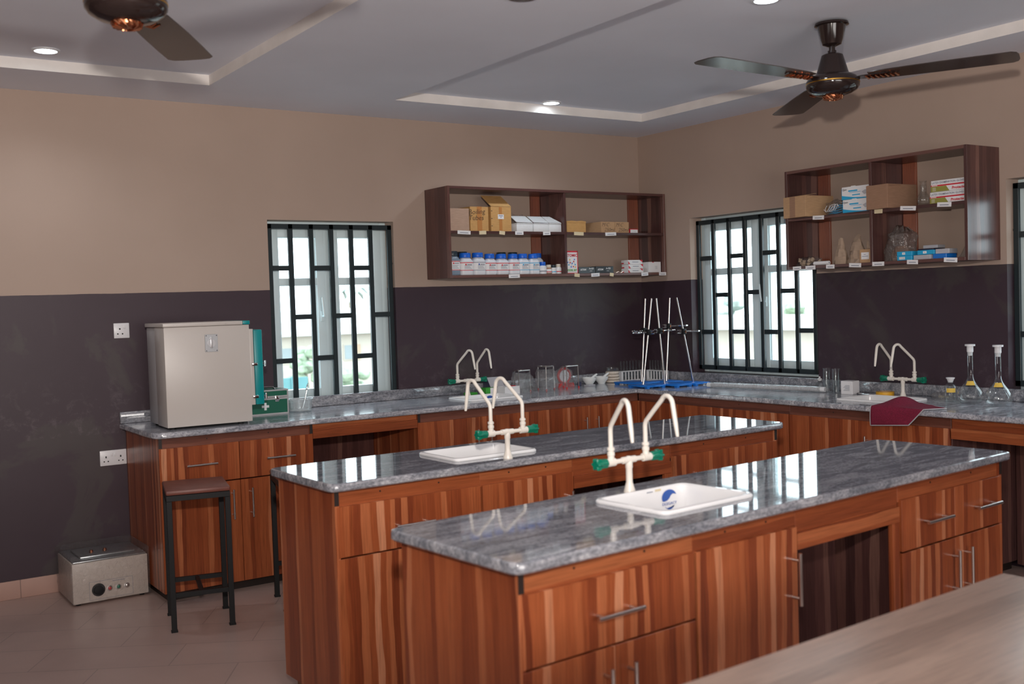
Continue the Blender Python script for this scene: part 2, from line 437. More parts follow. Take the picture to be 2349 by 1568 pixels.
# ------------------------------------------------------------------ mesh helpers
class MB:
    def __init__(self):
        self.bm = bmesh.new()
        self.flat = []

    def _mi(self, fs, mi):
        for f in fs:
            f.material_index = mi

    def box(self, a, b, bevel=0.0, mi=0, mat=None, seg=2):
        bm = self.bm
        x0, x1 = sorted((a[0], b[0])); y0, y1 = sorted((a[1], b[1])); z0, z1 = sorted((a[2], b[2]))
        vs_ = [bm.verts.new(v) for v in ((x0, y0, z0), (x1, y0, z0), (x1, y1, z0), (x0, y1, z0), (x0, y0, z1), (x1, y0, z1), (x1, y1, z1), (x0, y1, z1))]
        fs = [bm.faces.new([vs_[i] for i in q]) for q in ((3, 2, 1, 0), (4, 5, 6, 7), (0, 1, 5, 4), (1, 2, 6, 5), (2, 3, 7, 6), (3, 0, 4, 7))]
        self._mi(fs, mi)
        if bevel > 0:
            es = list({e for f in fs for e in f.edges})
            bevel = min(bevel, 0.45 * min(x1 - x0, y1 - y0, z1 - z0))
            r = bmesh.ops.bevel(bm, geom=es, offset=bevel, segments=seg, affect='EDGES', profile=0.5)
            self._mi(r['faces'], mi)
            vs_ = list({v for f in r['faces'] for v in f.verts} | {v for v in vs_ if v.is_valid})
        if mat:
            for v in vs_:
                if v.is_valid:
                    v.co = mat @ v.co
        return self

    def rings(self, rings, close=True, cap0=True, cap1=True, mi=0):
        bm = self.bm
        rv = [[bm.verts.new(p) for p in r] for r in rings]
        n = len(rv[0])
        for a, b in zip(rv, rv[1:]):
            for i in range(n if close else n - 1):
                j = (i + 1) % n
                f = bm.faces.new((a[i], a[j], b[j], b[i]))
                f.material_index = mi
        if cap0:
            f = bm.faces.new(list(reversed(rv[0]))); f.material_index = mi
        if cap1:
            f = bm.faces.new(rv[-1]); f.material_index = mi
        return self

    def lathe(self, prof, at=(0, 0, 0), seg=24, axis=None, mi=0, cap0=True, cap1=True):
        q = Vector((0, 0, 1)).rotation_difference(Vector(axis)) if axis is not None else None
        rr = []
        for r, z in prof:
            ring = []
            for i in range(seg):
                t = 2 * PI * i / seg
                p = Vector((max(r, 1e-4) * math.cos(t), max(r, 1e-4) * math.sin(t), z))
                if q:
                    p = q @ p
                ring.append(p + Vector(at))
            rr.append(ring)
        return self.rings(rr, True, cap0, cap1, mi)

    def cyl(self, a, b, r0, r1=None, seg=16, mi=0):
        a, b = Vector(a), Vector(b)
        r1 = r0 if r1 is None else r1
        return self.lathe([(r0, 0), (r1, (b - a).length)], a, seg, (b - a).normalized(), mi)

    def tube(self, pts, rad, seg=12, mi=0, closed=False):
        pts = [Vector(p) for p in pts]
        n = len(pts)
        rads = rad if isinstance(rad, (list, tuple)) else [rad] * n
        tang = []
        for i in range(n):
            a = pts[(i - 1) % n] if (i > 0 or closed) else pts[0]
            b = pts[(i + 1) % n] if (i < n - 1 or closed) else pts[-1]
            tang.append((b - a).normalized())
        up_ = Vector((0, 0, 1)) if abs(tang[0].z) < 0.9 else Vector((1, 0, 0))
        nrm = (up_ - tang[0] * up_.dot(tang[0])).normalized()
        rr = []
        for i in range(n):
            if i:
                nrm = tang[i - 1].rotation_difference(tang[i]) @ nrm
                nrm = (nrm - tang[i] * nrm.dot(tang[i])).normalized()
            bi = tang[i].cross(nrm)
            rr.append([pts[i] + (nrm * math.cos(2 * PI * k / seg) + bi * math.sin(2 * PI * k / seg)) * rads[i] for k in range(seg)])
        if closed:
            rr.append(rr[0])
            return self.rings(rr, True, False, False, mi)
        return self.rings(rr, True, True, True, mi)

    def prism(self, poly, h0, h1, mat=None, mi=0):
        a = [Vector((p[0], p[1], h0)) for p in poly]
        b = [Vector((p[0], p[1], h1)) for p in poly]
        if mat:
            a = [mat @ p for p in a]; b = [mat @ p for p in b]
        return self.rings([a, b], True, True, True, mi)

    def sheet(self, grid, mi=0):
        bm = self.bm
        g = [[bm.verts.new(p) for p in row] for row in grid]
        for i in range(len(g) - 1):
            for j in range(len(g[0]) - 1):
                f = bm.faces.new((g[i][j], g[i][j + 1], g[i + 1][j + 1], g[i + 1][j])); f.material_index = mi
        return self

    def slab(self, outline, holes, z0, z1, rnd=0.0, mat=None, mi=0, mi_hole=None):
        """plate with holes; `rnd` rounds the outer top edge"""
        bm = self.bm
        T = mat or Matrix.Identity(4)

        def loop(poly, z):
            return [bm.verts.new(T @ Vector((p[0], p[1], z))) for p in poly]

        def edges(vl):
            es = []
            for i in range(len(vl)):
                e = bm.edges.get((vl[i], vl[(i + 1) % len(vl)])) or bm.edges.new((vl[i], vl[(i + 1) % len(vl)]))
                es.append(e)
            return es

        def band(a, b, m_):
            for i in range(len(a)):
                j = (i + 1) % len(a)
                f = bm.faces.new((a[i], a[j], b[j], b[i])); f.material_index = m_
        if rnd:
            prof = [(rnd * 0.6, z0), (0, z0 + rnd * 0.6), (0, z1 - rnd), (rnd * 0.3, z1 - rnd * 0.3), (rnd, z1)]
        else:
            prof = [(0, z0), (0, z1)]
        lo = [loop(inset(outline, d), z) for d, z in prof]
        for a, b in zip(lo, lo[1:]):
            band(a, b, mi)
        hb = [loop(h, z0) for h in holes]
        ht = [loop(h, z1) for h in holes]
        for a, b in zip(hb, ht):
            band(b, a, mi if mi_hole is None else mi_hole)
        for outer, hs in ((lo[0], hb), (lo[-1], ht)):
            es = edges(outer)
            for h in hs:
                es += edges(h)
            r = bmesh.ops.triangle_fill(bm, edges=es, use_beauty=True, use_dissolve=False)
            for g in r['geom']:
                if isinstance(g, bmesh.types.BMFace):
                    g.material_index = mi
                    self.flat.append(g)
        return self

    def build(self, name, mat, parent=None, label=None, smooth=35, keep=False):
        bm = self.bm
        if not keep:
            bmesh.ops.recalc_face_normals(bm, faces=bm.faces[:])
        for f in bm.faces:
            f.smooth = True
        for f in self.flat:
            f.smooth = False
        lim = R(smooth)
        for e in bm.edges:
            if len(e.link_faces) == 2 and e.calc_face_angle(0) > lim:
                e.smooth = False
        me = bpy.data.meshes.new(name)
        bm.to_mesh(me)
        bm.free()
        for x in (mat if isinstance(mat, (list, tuple)) else [mat]):
            me.materials.append(M[x] if isinstance(x, str) else x)
        o = bpy.data.objects.new(name, me)
        COL.objects.link(o)
        if parent:
            o.parent = parent
        if label:
            o['label'] = label
        return o


def inset(poly, d):
    if d == 0:
        return poly
    n = len(poly)
    area = sum(poly[i][0] * poly[(i + 1) % n][1] - poly[(i + 1) % n][0] * poly[i][1] for i in range(n))
    s = 1 if area > 0 else -1
    out = []
    for i in range(n):
        p0, p1, p2 = Vector(poly[i - 1][:2]), Vector(poly[i][:2]), Vector(poly[(i + 1) % n][:2])
        d1, d2 = (p1 - p0).normalized(), (p2 - p1).normalized()
        n1, n2 = Vector((-d1.y, d1.x)) * s, Vector((-d2.y, d2.x)) * s
        b = (n1 + n2)
        k = b.length_squared
        b = b * (2 * d / k) if k > 1e-6 else n1 * d
        out.append((p1.x + b.x, p1.y + b.y))
    return out


def rounded(poly, radii, seg=6):
    """round the corners of a polygon"""
    n = len(poly)
    out = []
    for i in range(n):
        r = radii[i] if isinstance(radii, (list, tuple)) else radii
        p0, p1, p2 = Vector(poly[i - 1]), Vector(poly[i]), Vector(poly[(i + 1) % n])
        if r <= 0:
            out.append((p1.x, p1.y)); continue
        a = p1 + (p0 - p1).normalized() * r
        b = p1 + (p2 - p1).normalized() * r
        for k in range(seg + 1):
            t = k / seg
            q = a * (1 - t) ** 2 + p1 * 2 * t * (1 - t) + b * t * t
            q = q * 0.75 + (a * (1 - t) + b * t) * 0.25 if 0 < t < 1 and False else q
            out.append((q.x, q.y))
    return out


def rrect(cx, cy, w, h, r, seg=5):
    return rounded([(cx - w / 2, cy - h / 2), (cx + w / 2, cy - h / 2), (cx + w / 2, cy + h / 2), (cx - w / 2, cy + h / 2)], r, seg)


def ring3(poly, z):
    return [(p[0], p[1], z) for p in poly]


def tag(o, label=None, cat=None, group=None, kind=None):
    if label: o['label'] = label
    if cat: o['category'] = cat
    if group: o['group'] = group
    if kind: o['kind'] = kind
    return o


def thing(name, label, cat, loc=(0, 0, 0), rz=0.0, group=None):
    o = bpy.data.objects.new(name, None)
    o.empty_display_size = 0.05
    COL.objects.link(o)
    o.location = loc
    o.rotation_euler = (0, 0, rz)
    return tag(o, label, cat, group)


def struct(o, label=None, cat=None):
    return tag(o, label, cat, None, 'structure')


# frames for lettering and flat prints on faces that look along -Y and along -X
FACE_Y = Matrix(((1, 0, 0, 0), (0, 0, -1, 0), (0, 1, 0, 0), (0, 0, 0, 1)))
FACE_X = Matrix(((0, 0, -1, 0), (-1, 0, 0, 0), (0, 1, 0, 0), (0, 0, 0, 1)))


def text(body, size, at, face, mat, parent, name='lettering', depth=0.0006, align='CENTER', shear=0.0, sx=1.0, rot=0.0, bold=0.0, label=None):
    cu = bpy.data.curves.new('lettering', 'FONT')
    cu.body = body
    cu.size = size
    cu.extrude = depth / 2
    cu.offset = bold
    cu.shear = shear
    cu.align_x = align
    cu.align_y = 'CENTER'
    cu.resolution_u = 2
    t = bpy.data.objects.new('lettering', cu)
    me = bpy.data.meshes.new_from_object(t)
    bpy.data.objects.remove(t)
    me.transform(Matrix.Translation(at) @ face @ Matrix.Rotation(rot, 4, 'Z') @ Matrix.Diagonal((sx, 1, 1, 1)))
    me.materials.clear()
    me.materials.append(M[mat])
    o = bpy.data.objects.new(name, me)
    COL.objects.link(o)
    o.parent = parent
    if label: o['label'] = label
    return o


# ------------------------------------------------------------------ the room
H = 2.7536
TR = 0.056                      # depth of the ceiling trays
XL_ROOM, Y_REAR = -8.0, -9.0


def wall(name, length, holes, base, rz, zmax=H + 0.2, thick=0.2):
    """a wall panel in its own XZ plane; the inner face looks along local -Y"""
    mb = MB()
    T = Matrix(((1, 0, 0, 0), (0, 0, 1, 0), (0, 1, 0, 0), (0, 0, 0, 1)))
    mb.slab([(0, -0.02), (length, -0.02), (length, zmax), (0, zmax)], [[(a, c), (b, c), (b, d), (a, d)] for a, b, c, d in holes], 0, thick, 0, T)
    o = mb.build(name, 'wall')
    o.location = base
    o.rotation_euler = (0, 0, rz)
    return struct(o, 'wall painted beige above a dark purple dado', 'wall')


wb = wall('wall_back', 8.2, [(4.99, 5.86, 0.905, 2.075)], (-8.0, 0, 0), 0)
wr = wall('wall_right', 9.0, [(0.55, 1.705, 0.965, 2.09), (3.00, 4.15, 0.955, 2.10)], (0, 0, 0), -PI / 2)
wl = wall('wall_left', 9.0, [], (XL_ROOM, Y_REAR, 0), PI / 2)
wq = wall('wall_rear', 8.2, [], (0.2, Y_REAR, 0), PI)

mb = MB()
mb.box((XL_ROOM, Y_REAR, -0.2), (0.2, 0.2, 0.0))
fl = struct(mb.build('floor', 'floor'), 'floor of beige tiles', 'floor')

TA = (-5.9, -3.515, -4.9, -0.53)        # tray over the left fan
TB = (-2.40, -0.455, -4.9, -0.575)      # tray over the right fan
mb = MB()
mb.slab([(XL_ROOM, Y_REAR), (0.0, Y_REAR), (0.0, 0.0), (XL_ROOM, 0.0)],
        [[(t[0], t[2]), (t[1], t[2]), (t[1], t[3]), (t[0], t[3])] for t in (TA, TB)], H, H + TR, 0, None, 0, 1)
mb.box((XL_ROOM, Y_REAR, H + TR), (0.0, 0.0, H + TR + 0.1))
ce = struct(mb.build('ceiling', ['ceil', 'tray']), 'white ceiling with two sunken trays', 'ceiling')

mb = MB()
mb.box((-8.0, -0.012, 0.0), (-3.93, -0.0005, 0.1), 0.003)
struct(mb.build('baseboard_back', 'skirt'), 'pinkish tile skirting at the foot of the back wall', 'baseboard')


def window(name, label, w, h, base, rz, nb, hz, left_handle=True, gy=0.022, gw=None):
    """casement window deep in its reveal with a welded grille near the room side; local Y points outwards"""
    root = thing(name, label, 'window', base, rz)
    struct(root)
    D0, D1 = 0.115, 0.17
    f = 0.045
    mb = MB()
    for a, b in (((0, D0, 0), (f, D1, h)), ((w - f, D0, 0), (w, D1, h)), ((f, D0, 0), (w - f, D1, f)), ((f, D0, h - f), (w - f, D1, h)), ((w / 2 - 0.018, D0, f), (w / 2 + 0.018, D1, h - f))):
        mb.box(a, b, 0.003)
    mb.build('window_frame', 'alu', root)
    s = 0.058
    for k in range(2):
        x0 = f if k == 0 else w / 2 + 0.018
        x1 = w / 2 - 0.018 if k == 0 else w - f
        z0, z1 = f, h - f
        mr = 1.692 - base[2]
        mb = MB()
        y0, y1 = D0 - 0.012, D1 - 0.01
        for a, b in (((x0, y0, z0), (x0 + s, y1, z1)), ((x1 - s, y0, z0), (x1, y1, z1)), ((x0 + s, y0, z0), (x1 - s, y1, z0 + s)), ((x0 + s, y0, z1 - s), (x1 - s, y1, z1)), ((x0 + s, y0, mr - 0.024), (x1 - s, y1, mr + 0.024))):
            mb.box(a, b, 0.004)
        # glazing beads: a shallow step round the panes
        for xx in (x0 + s, x1 - s - 0.008):
            mb.box((xx, y0 + 0.012, z0 + s), (xx + 0.008, y1 - 0.02, z1 - s))
        sash = mb.build('sash', 'alu', root)
        mb = MB()
        yg = (y0 + y1) / 2
        mb.box((x0 + s, yg, z0 + s), (x1 - s, yg + 0.004, mr - 0.024))
        mb.box((x0 + s, yg, mr + 0.024), (x1 - s, yg + 0.004, z1 - s))
        mb.build('pane', 'pane', sash)
        if (k == 0) == left_handle:
            hx = x1 - s / 2 if k == 0 else x0 + s / 2
            hz_ = 1.47 - base[2]
            mb = MB()
            mb.box((hx - 0.014, y0 - 0.01, hz_ - 0.035), (hx + 0.014, y0, hz_ + 0.035), 0.004)
            mb.cyl((hx, y0 - 0.01, hz_), (hx, y0 - 0.04, hz_), 0.008)
            mb.tube([(hx, y0 - 0.04, hz_), (hx - 0.006, y0 - 0.043, hz_ + 0.03), (hx - 0.014, y0 - 0.043, hz_ + 0.12)], [0.009, 0.009, 0.007], 8)
            mb.build('handle', 'alu', sash)
    # grille of square bars
    g = MB()
    b = 0.031
    ys, ye = gy, gy + 0.02
    gw = gw or w
    xs = [0.004 + (gw - 0.008 - b) * i / nb for i in range(nb + 1)]
    z0, z1 = 0.022, h - 0.022
    for x in xs:
        g.box((x, ys, z0), (x + b, ye, z1), 0.002, seg=1)
    g.box((xs[0], ys, z1 - b), (xs[-1] + b, ye, z1), 0.002, seg=1)
    g.box((xs[0], ys, z0), (xs[-1] + b, ye, z0 + b), 0.002, seg=1)
    for i, zs in enumerate(hz):
        for zz in zs:
            g.box((xs[i] + b, ys + 0.001, zz - base[2] - b / 2), (xs[i + 1], ye - 0.001, zz - base[2] + b / 2), 0.002, seg=1)
    # lugs fixing the grille into the reveal
    for zz in (0.25, h - 0.28):
        for sx, x in ((-1, xs[0]), (1, xs[-1] + b)):
            g.box((x if sx > 0 else -0.004, ys + 0.004, zz), (w + 0.004 if sx > 0 else x, ys + 0.016, zz + 0.012))
    g.build('window_grille', 'grille', root)
    return root


w1 = window('window_1', 'window with dark grille beside the incubator in the back wall', 0.87, 1.17, (-3.01, 0, 0.905), 0, 6,
            [(1.778, 1.199), (1.47,), (1.776, 1.205), (1.469,), (1.775, 1.202), (1.468,)])
w2 = window('window_2', 'window with dark grille partly behind the right shelf', 1.155, 1.125, (0, -0.55, 0.965), -PI / 2, 7,
            [(1.793, 1.259), (1.525,), (1.796, 1.262), (1.537,), (1.802, 1.262), (1.538,), (1.80, 1.273)], False, 0.058, 1.105)
w3 = window('window_3', 'window at the right edge beyond the right shelf', 1.15, 1.145, (0, -3.00, 0.955), -PI / 2, 7,
            [(1.80, 1.26), (1.53,), (1.80, 1.26), (1.53,), (1.80, 1.26), (1.53,), (1.80, 1.26)], True, 0.058, 1.10)


def downlight(loc, label, lit=True, r=0.052):
    root = thing('ceiling_light', label, 'ceiling light', loc, 0, 'round downlights' if lit else None)
    mb = MB()
    mb.lathe([(r + 0.014, 0), (r + 0.013, -0.007), (r, -0.008), (r, -0.003)], seg=32, cap1=False)
    mb.build('rim', 'rim' if lit else 'rimd', root)
    mb = MB()
    mb.lathe([(r, -0.0065), (r * 0.97, -0.003), (r, -0.0005)], seg=32)
    mb.build('diffuser', 'lamp' if lit else 'rimd', root)
    if lit:
        o = lamp('downward_spot', 'SPOT', (loc[0], loc[1], loc[2] - 0.02), 14, (0.85, 0.93, 1.0), (0, 0, -1), spot_size=R(150), spot_blend=0.6, shadow_soft_size=0.05)
    return root


downlight((-4.384, -0.745, H + TR), 'lit round downlight in the left ceiling tray, by the left fan')
downlight((-1.30, -0.66, H + TR), 'lit round downlight near the far corner of the right ceiling tray')
downlight((-1.868, -3.03, H + TR), 'lit round downlight at the very top edge, left of the right fan')
downlight((-2.96, -2.74, H), 'dark unlit round fitting on the flat ceiling band between the two trays', False)

# extra unseen spots without fittings, added to bounce more light onto the ceiling
for dx, dy in ((-4.384, -4.62), (-1.30, -4.62)):
    lamp('downward_spot', 'SPOT', (dx, dy, H + TR - 0.02), 14, (0.85, 0.93, 1.0), (0, 0, -1), spot_size=R(150), spot_blend=0.6, shadow_soft_size=0.05)


# ------------------------------------------------------------------ ceiling fans
def ceiling_fan(label, loc, ztop, zmot, ang, R_tip, tilt=(0, 0), pitch=-2.5):
    """loc: point on the ceiling; zmot: height of the motor's rim below it"""
    root = thing('ceiling_fan', label, 'ceiling fan', (loc[0], loc[1], ztop), 0, 'ceiling fans')
    d = zmot - ztop
    mb = MB()
    mb.lathe([(0.004, -0.006), (0.078, -0.008), (0.080, -0.018), (0.066, -0.022), (0.052, -0.085), (0.044, -0.108), (0.02, -0.118)], seg=28)
    mb.tube([(0.0, 0, 0.0), (0.012, 0, -0.012), (0, 0, -0.02)], 0.004, 8)
    mb.build('canopy', 'fan', root)
    mb = MB()
    mb.cyl((0, 0, -0.11), (0, 0, d + 0.13), 0.0145)
    mb.lathe([(0.02, d + 0.15), (0.02, d + 0.13)], seg=16)
    mb.build('down_rod', 'fan', root)
    mt = MB()
    mt.lathe([(0.036, d + 0.135), (0.05, d + 0.128), (0.073, d + 0.05), (0.078, d + 0.036), (0.09, d + 0.034), (0.112, d + 0.022), (0.124, d + 0.006), (0.1245, d - 0.002)], seg=36, cap1=False)
    mt.lathe([(0.1245, d - 0.008), (0.124, d - 0.022), (0.112, d - 0.04), (0.085, d - 0.055), (0.05, d - 0.064), (0.02, d - 0.066)], seg=36, cap0=False)
    mo = mt.build('motor_housing', 'fan', root)
    mb = MB()
    mb.lathe([(0.1235, d - 0.002), (0.1258, d - 0.003), (0.1258, d - 0.008), (0.1235, d - 0.009)], seg=36, cap0=False, cap1=False)
    mb.build('gold_band', 'gold', mo)
    mb = MB()
    mb.lathe([(0.046, d - 0.064), (0.044, d - 0.072), (0.034, d - 0.079), (0.012, d - 0.081)], seg=24)
    for k in range(14):
        t = 2 * PI * k / 14
        mb.tube([(0.047 * math.cos(t), 0.047 * math.sin(t), d - 0.064), (0.041 * math.cos(t + 0.3), 0.041 * math.sin(t + 0.3), d - 0.077), (0.02 * math.cos(t + 0.6), 0.02 * math.sin(t + 0.6), d - 0.083)], [0.004, 0.005, 0.003], 6)
    mb.build('copper_cap', 'copper', mo)
    for k in range(3):
        a = ang + k * 2 * PI / 3
        T = Matrix.Translation((0, 0, d + 0.012)) @ Matrix.Rotation(tilt[0], 4, 'X') @ Matrix.Rotation(tilt[1], 4, 'Y') @ Matrix.Rotation(a, 4, 'Z') @ Matrix.Rotation(R(pitch), 4, 'X')
        prof = [(0.17, 0.058), (0.22, 0.072), (0.45, 0.082), (0.65, 0.085), (R_tip - 0.03, 0.085), (R_tip - 0.008, 0.068), (R_tip, 0.035)]
        g0, g1 = [], []
        outline = [(x, y) for x, y in prof] + [(x, -y) for x, y in reversed(prof)]
        mb = MB()
        mb.prism(outline, -0.002, 0.002, T)
        bl = mb.build('blade', 'blade', root)
        mb = MB()
        mb.prism([(0.095, 0.022), (0.17, 0.03), (0.25, 0.024), (0.25, -0.024), (0.17, -0.03), (0.095, -0.022)], -0.006, -0.001, T)
        br = mb.build('blade_bracket', 'fan', bl)
        mb = MB()
        for j in range(7):
            x = 0.155 + j * 0.022
            mb.tube([T @ Vector((x, -0.026 + 0.006 * (j % 2), -0.008)), T @ Vector((x + 0.014, 0.0, -0.013)), T @ Vector((x + 0.004, 0.026 - 0.005 * (j % 2), -0.008))], [0.004, 0.0065, 0.004], 6)
        mb.build('blade_ornament', 'copper', bl)
    return root


ceiling_fan('ceiling fan at the right, hanging whole above the right shelf', (-1.283, -2.905), H + TR, 2.522, R(57), 0.81, (R(-1.0), R(1.8)))
ceiling_fan('ceiling fan cut off by the top left edge of the photo', (-4.555, -2.86), H + TR, 2.493, R(59), 0.84)


# ------------------------------------------------------------------ benches and cabinets
TOP, BOT = 0.90, 0.87


def bar_handle(mb, c, length, vertical=True, off=0.030, r=0.0058):
    """bar handle standing `off` proud of the front face at y=0"""
    x, z = c
    d = Vector((0, 0, 1)) if vertical else Vector((1, 0, 0))
    p = Vector((x, -off, z))
    mb.cyl(p - d * length / 2, p + d * length / 2, r, seg=12)
    for s in (-1, 1):
        q = p + d * (length * 0.36 * s)
        mb.cyl(q, (q.x, 0.0, q.z), r * 0.75, seg=8)


def cabinet(label, frame, x0, x1, depth, fronts, ends=(False, False), bottom=0.08, plinth=0.05, apron=0.055, group=None, back=True, plinth_mat='plinth', rail='woodx'):
    """base cabinet; frame = (origin, rz) of its run, local x along the run, local y going back from the fronts.
    fronts: (kind, u0, u1, z0, z1, handle) with u measured along the run"""
    (ox, oy), rz = frame
    c, s = math.cos(rz), math.sin(rz)
    root = thing('base_cabinet', label, 'cabinet', (ox + c * x0, oy + s * x0, 0), rz, group)
    w = x1 - x0
    t = 0.017
    for k, xa in enumerate((0.0, w - t)):
        y0 = 0.002 if ends[k] else 0.021
        mb = MB()
        mb.box((xa, y0, bottom), (xa + t, depth, BOT - 0.001), 0.001, 0, seg=1)
        if ends[k]:
            mb.box((xa - 0.0005, y0 - 0.0012, BOT - apron), (xa + t, y0, BOT - 0.002), 0, 1)
        mb.build('side_panel', ['wood' if ends[k] else 'shelf', 'dark'], root)
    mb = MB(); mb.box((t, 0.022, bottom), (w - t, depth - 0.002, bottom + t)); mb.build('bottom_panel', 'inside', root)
    if back:
        mb = MB(); mb.box((t, depth - 0.012, bottom + t), (w - t, depth, BOT - 0.001)); mb.build('back_panel', 'wood', root)
    mb = MB(); mb.box((t if ends[0] else 0.0, 0.012, BOT - apron - 0.012), (w - t if ends[1] else w, 0.0205, BOT - 0.001), 0.001, seg=1)
    for q in (0.3, 0.7):
        mb.cyl((w * q, 0.0125, BOT - apron * 0.45), (w * q, 0.0108, BOT - apron * 0.45), 0.0035, seg=10, mi=1)
    mb.build('top_rail', [rail, 'dark'], root)
    mb = MB(); mb.box((0.03, 0.05, 0.0), (w - 0.03, depth - 0.04, bottom)); mb.build('plinth', plinth_mat, root)
    for kind, u0, u1, z0, z1, hd in fronts:
        a, b = u0 - x0 + 0.0015, u1 - x0 - 0.0015
        mb = MB(); mb.box((a, 0.0, z0 + 0.0015), (b, 0.018, z1 - 0.0015), 0.0012, seg=1)
        p = mb.build(kind, 'wood', root)
        if hd:
            mb = MB(); bar_handle(mb, (hd[0] - x0, hd[1]), 0.165 if kind == 'drawer' else 0.16, kind != 'drawer')
            mb.build('handle', 'steel', p)
    return root


def knee_bay(label, frame, x0, x1, depth, rail=(0.815, 0.735), panel_y=None, strip=None, group=None, left_strip=False, panel_mat='shelf'):
    """open leg room between two cabinets: rails under the worktop and a board closing it at the back"""
    (ox, oy), rz = frame
    c, s = math.cos(rz), math.sin(rz)
    root = thing('open_knee_bay', label, 'knee bay', (ox + c * x0, oy + s * x0, 0), rz, group)
    w = x1 - x0
    mb = MB(); mb.box((0.001, 0.012, rail[0] - 0.008), (w - 0.001, 0.03, BOT - 0.001), 0.001, seg=1); mb.build('top_rail', 'woodx', root)
    mb = MB(); mb.box((0.001, 0.002, rail[1]), (w - 0.001, 0.02, rail[0]), 0.001, seg=1); mb.build('lower_rail', 'woodx', root)
    if panel_y:
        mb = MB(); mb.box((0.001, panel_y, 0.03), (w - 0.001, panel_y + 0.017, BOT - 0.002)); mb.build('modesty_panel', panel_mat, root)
    if strip:
        mb = MB(); mb.box((w - strip, 0.004, 0.03), (w - 0.001, 0.022, rail[1]), 0.001, seg=1); mb.build('edge_strip', 'wood', root)
    return root


def sink(label, loc, rz, z=TOP, w=0.405, d=0.305, logo='full'):
    root = thing('sink', label, 'sink', (loc[0], loc[1], z), rz, 'white ceramic sinks')
    mb = MB()
    S = [(w, d, 0.0005), (w + 0.001, d + 0.001, 0.006), (w - 0.006, d - 0.006, 0.0115), (w - 0.024, d - 0.024, 0.012), (w - 0.034, d - 0.034, 0.007), (w - 0.038, d - 0.038, -0.01),
         (w - 0.048, d - 0.048, -0.14), (w - 0.085, d - 0.085, -0.163), (w - 0.22, d - 0.2, -0.168), (0.06, 0.06, -0.170)]
    mb.rings([ring3(rrect(0, 0, a, b, min(0.03 if i < 6 else 0.04, a * 0.45, b * 0.45), 5), zz) for i, (a, b, zz) in enumerate(S)], True, False, True)
    # outside shell under the worktop, so the basin has a body
    mb.rings([ring3(rrect(0, 0, a, b, 0.03, 5), zz) for a, b, zz in ((w - 0.028, d - 0.028, -0.002), (w - 0.036, d - 0.036, -0.15), (w - 0.1, d - 0.1, -0.18))], True, False, True)
    b = mb.build('basin', 'ceramic', root)
    mb = MB(); mb.lathe([(0.028, 0.0), (0.028, 0.003), (0.018, 0.003), (0.016, 0.001)], (0, 0, -0.1705), 20); mb.build('drain', 'chrome', root)
    # round sticker printed with a blue wave, on the wall of the basin below the tap
    yw = (d - 0.040) / 2
    tilt = Matrix.Translation((0.115, yw - 0.0016, -0.025)) @ Matrix.Rotation(R(-2.2), 4, 'X') @ FACE_Y @ Matrix.Diagonal((1.35, 1.0, 1.0, 1.0))
    pts = []
    for k in range(19):
        t = R(205 - 190 * k / 18)
        pts.append((0.025 * math.cos(t), 0.025 * math.sin(t)))
    wave = [(0.020, 0.008), (0.013, 0.0105), (0.006, 0.006), (0.0, -0.003), (-0.007, -0.009), (-0.016, -0.0115)]
    mb = MB(); mb.prism(pts + wave, 0.0, 0.0006, tilt)
    low = [(0.022 * math.cos(R(t)), -0.003 + 0.037 * math.sin(R(t))) for t in range(222, 319, 8)]
    low += [(0.013, -0.0335), (0.0, -0.0325), (-0.010, -0.0345)]
    mb.prism(low, 0.0, 0.0006, tilt)
    mb.build('blue_emblem', 'blueink', b)
    if logo == 'full':
        me = text('DLEGACY', 0.0118, (0, 0, 0), Matrix.Identity(4), 'blueink', b, 'lettering', 0.0005, sx=0.95)
        me.data.transform(tilt @ Matrix.Translation((0.0, -0.0205, 0.0003)))
        mb = MB()
        for k in range(2):
            mb.prism([(-0.075 + 0.028 * k, 0.026), (-0.055 + 0.028 * k, 0.026), (-0.055 + 0.028 * k, 0.029 + 0.004 * k), (-0.075 + 0.028 * k, 0.029 + 0.004 * k)], 0.0, 0.0005, tilt, k)
        mb.build('faint_stamp', ['greyink', 'buff'], b)
    return root


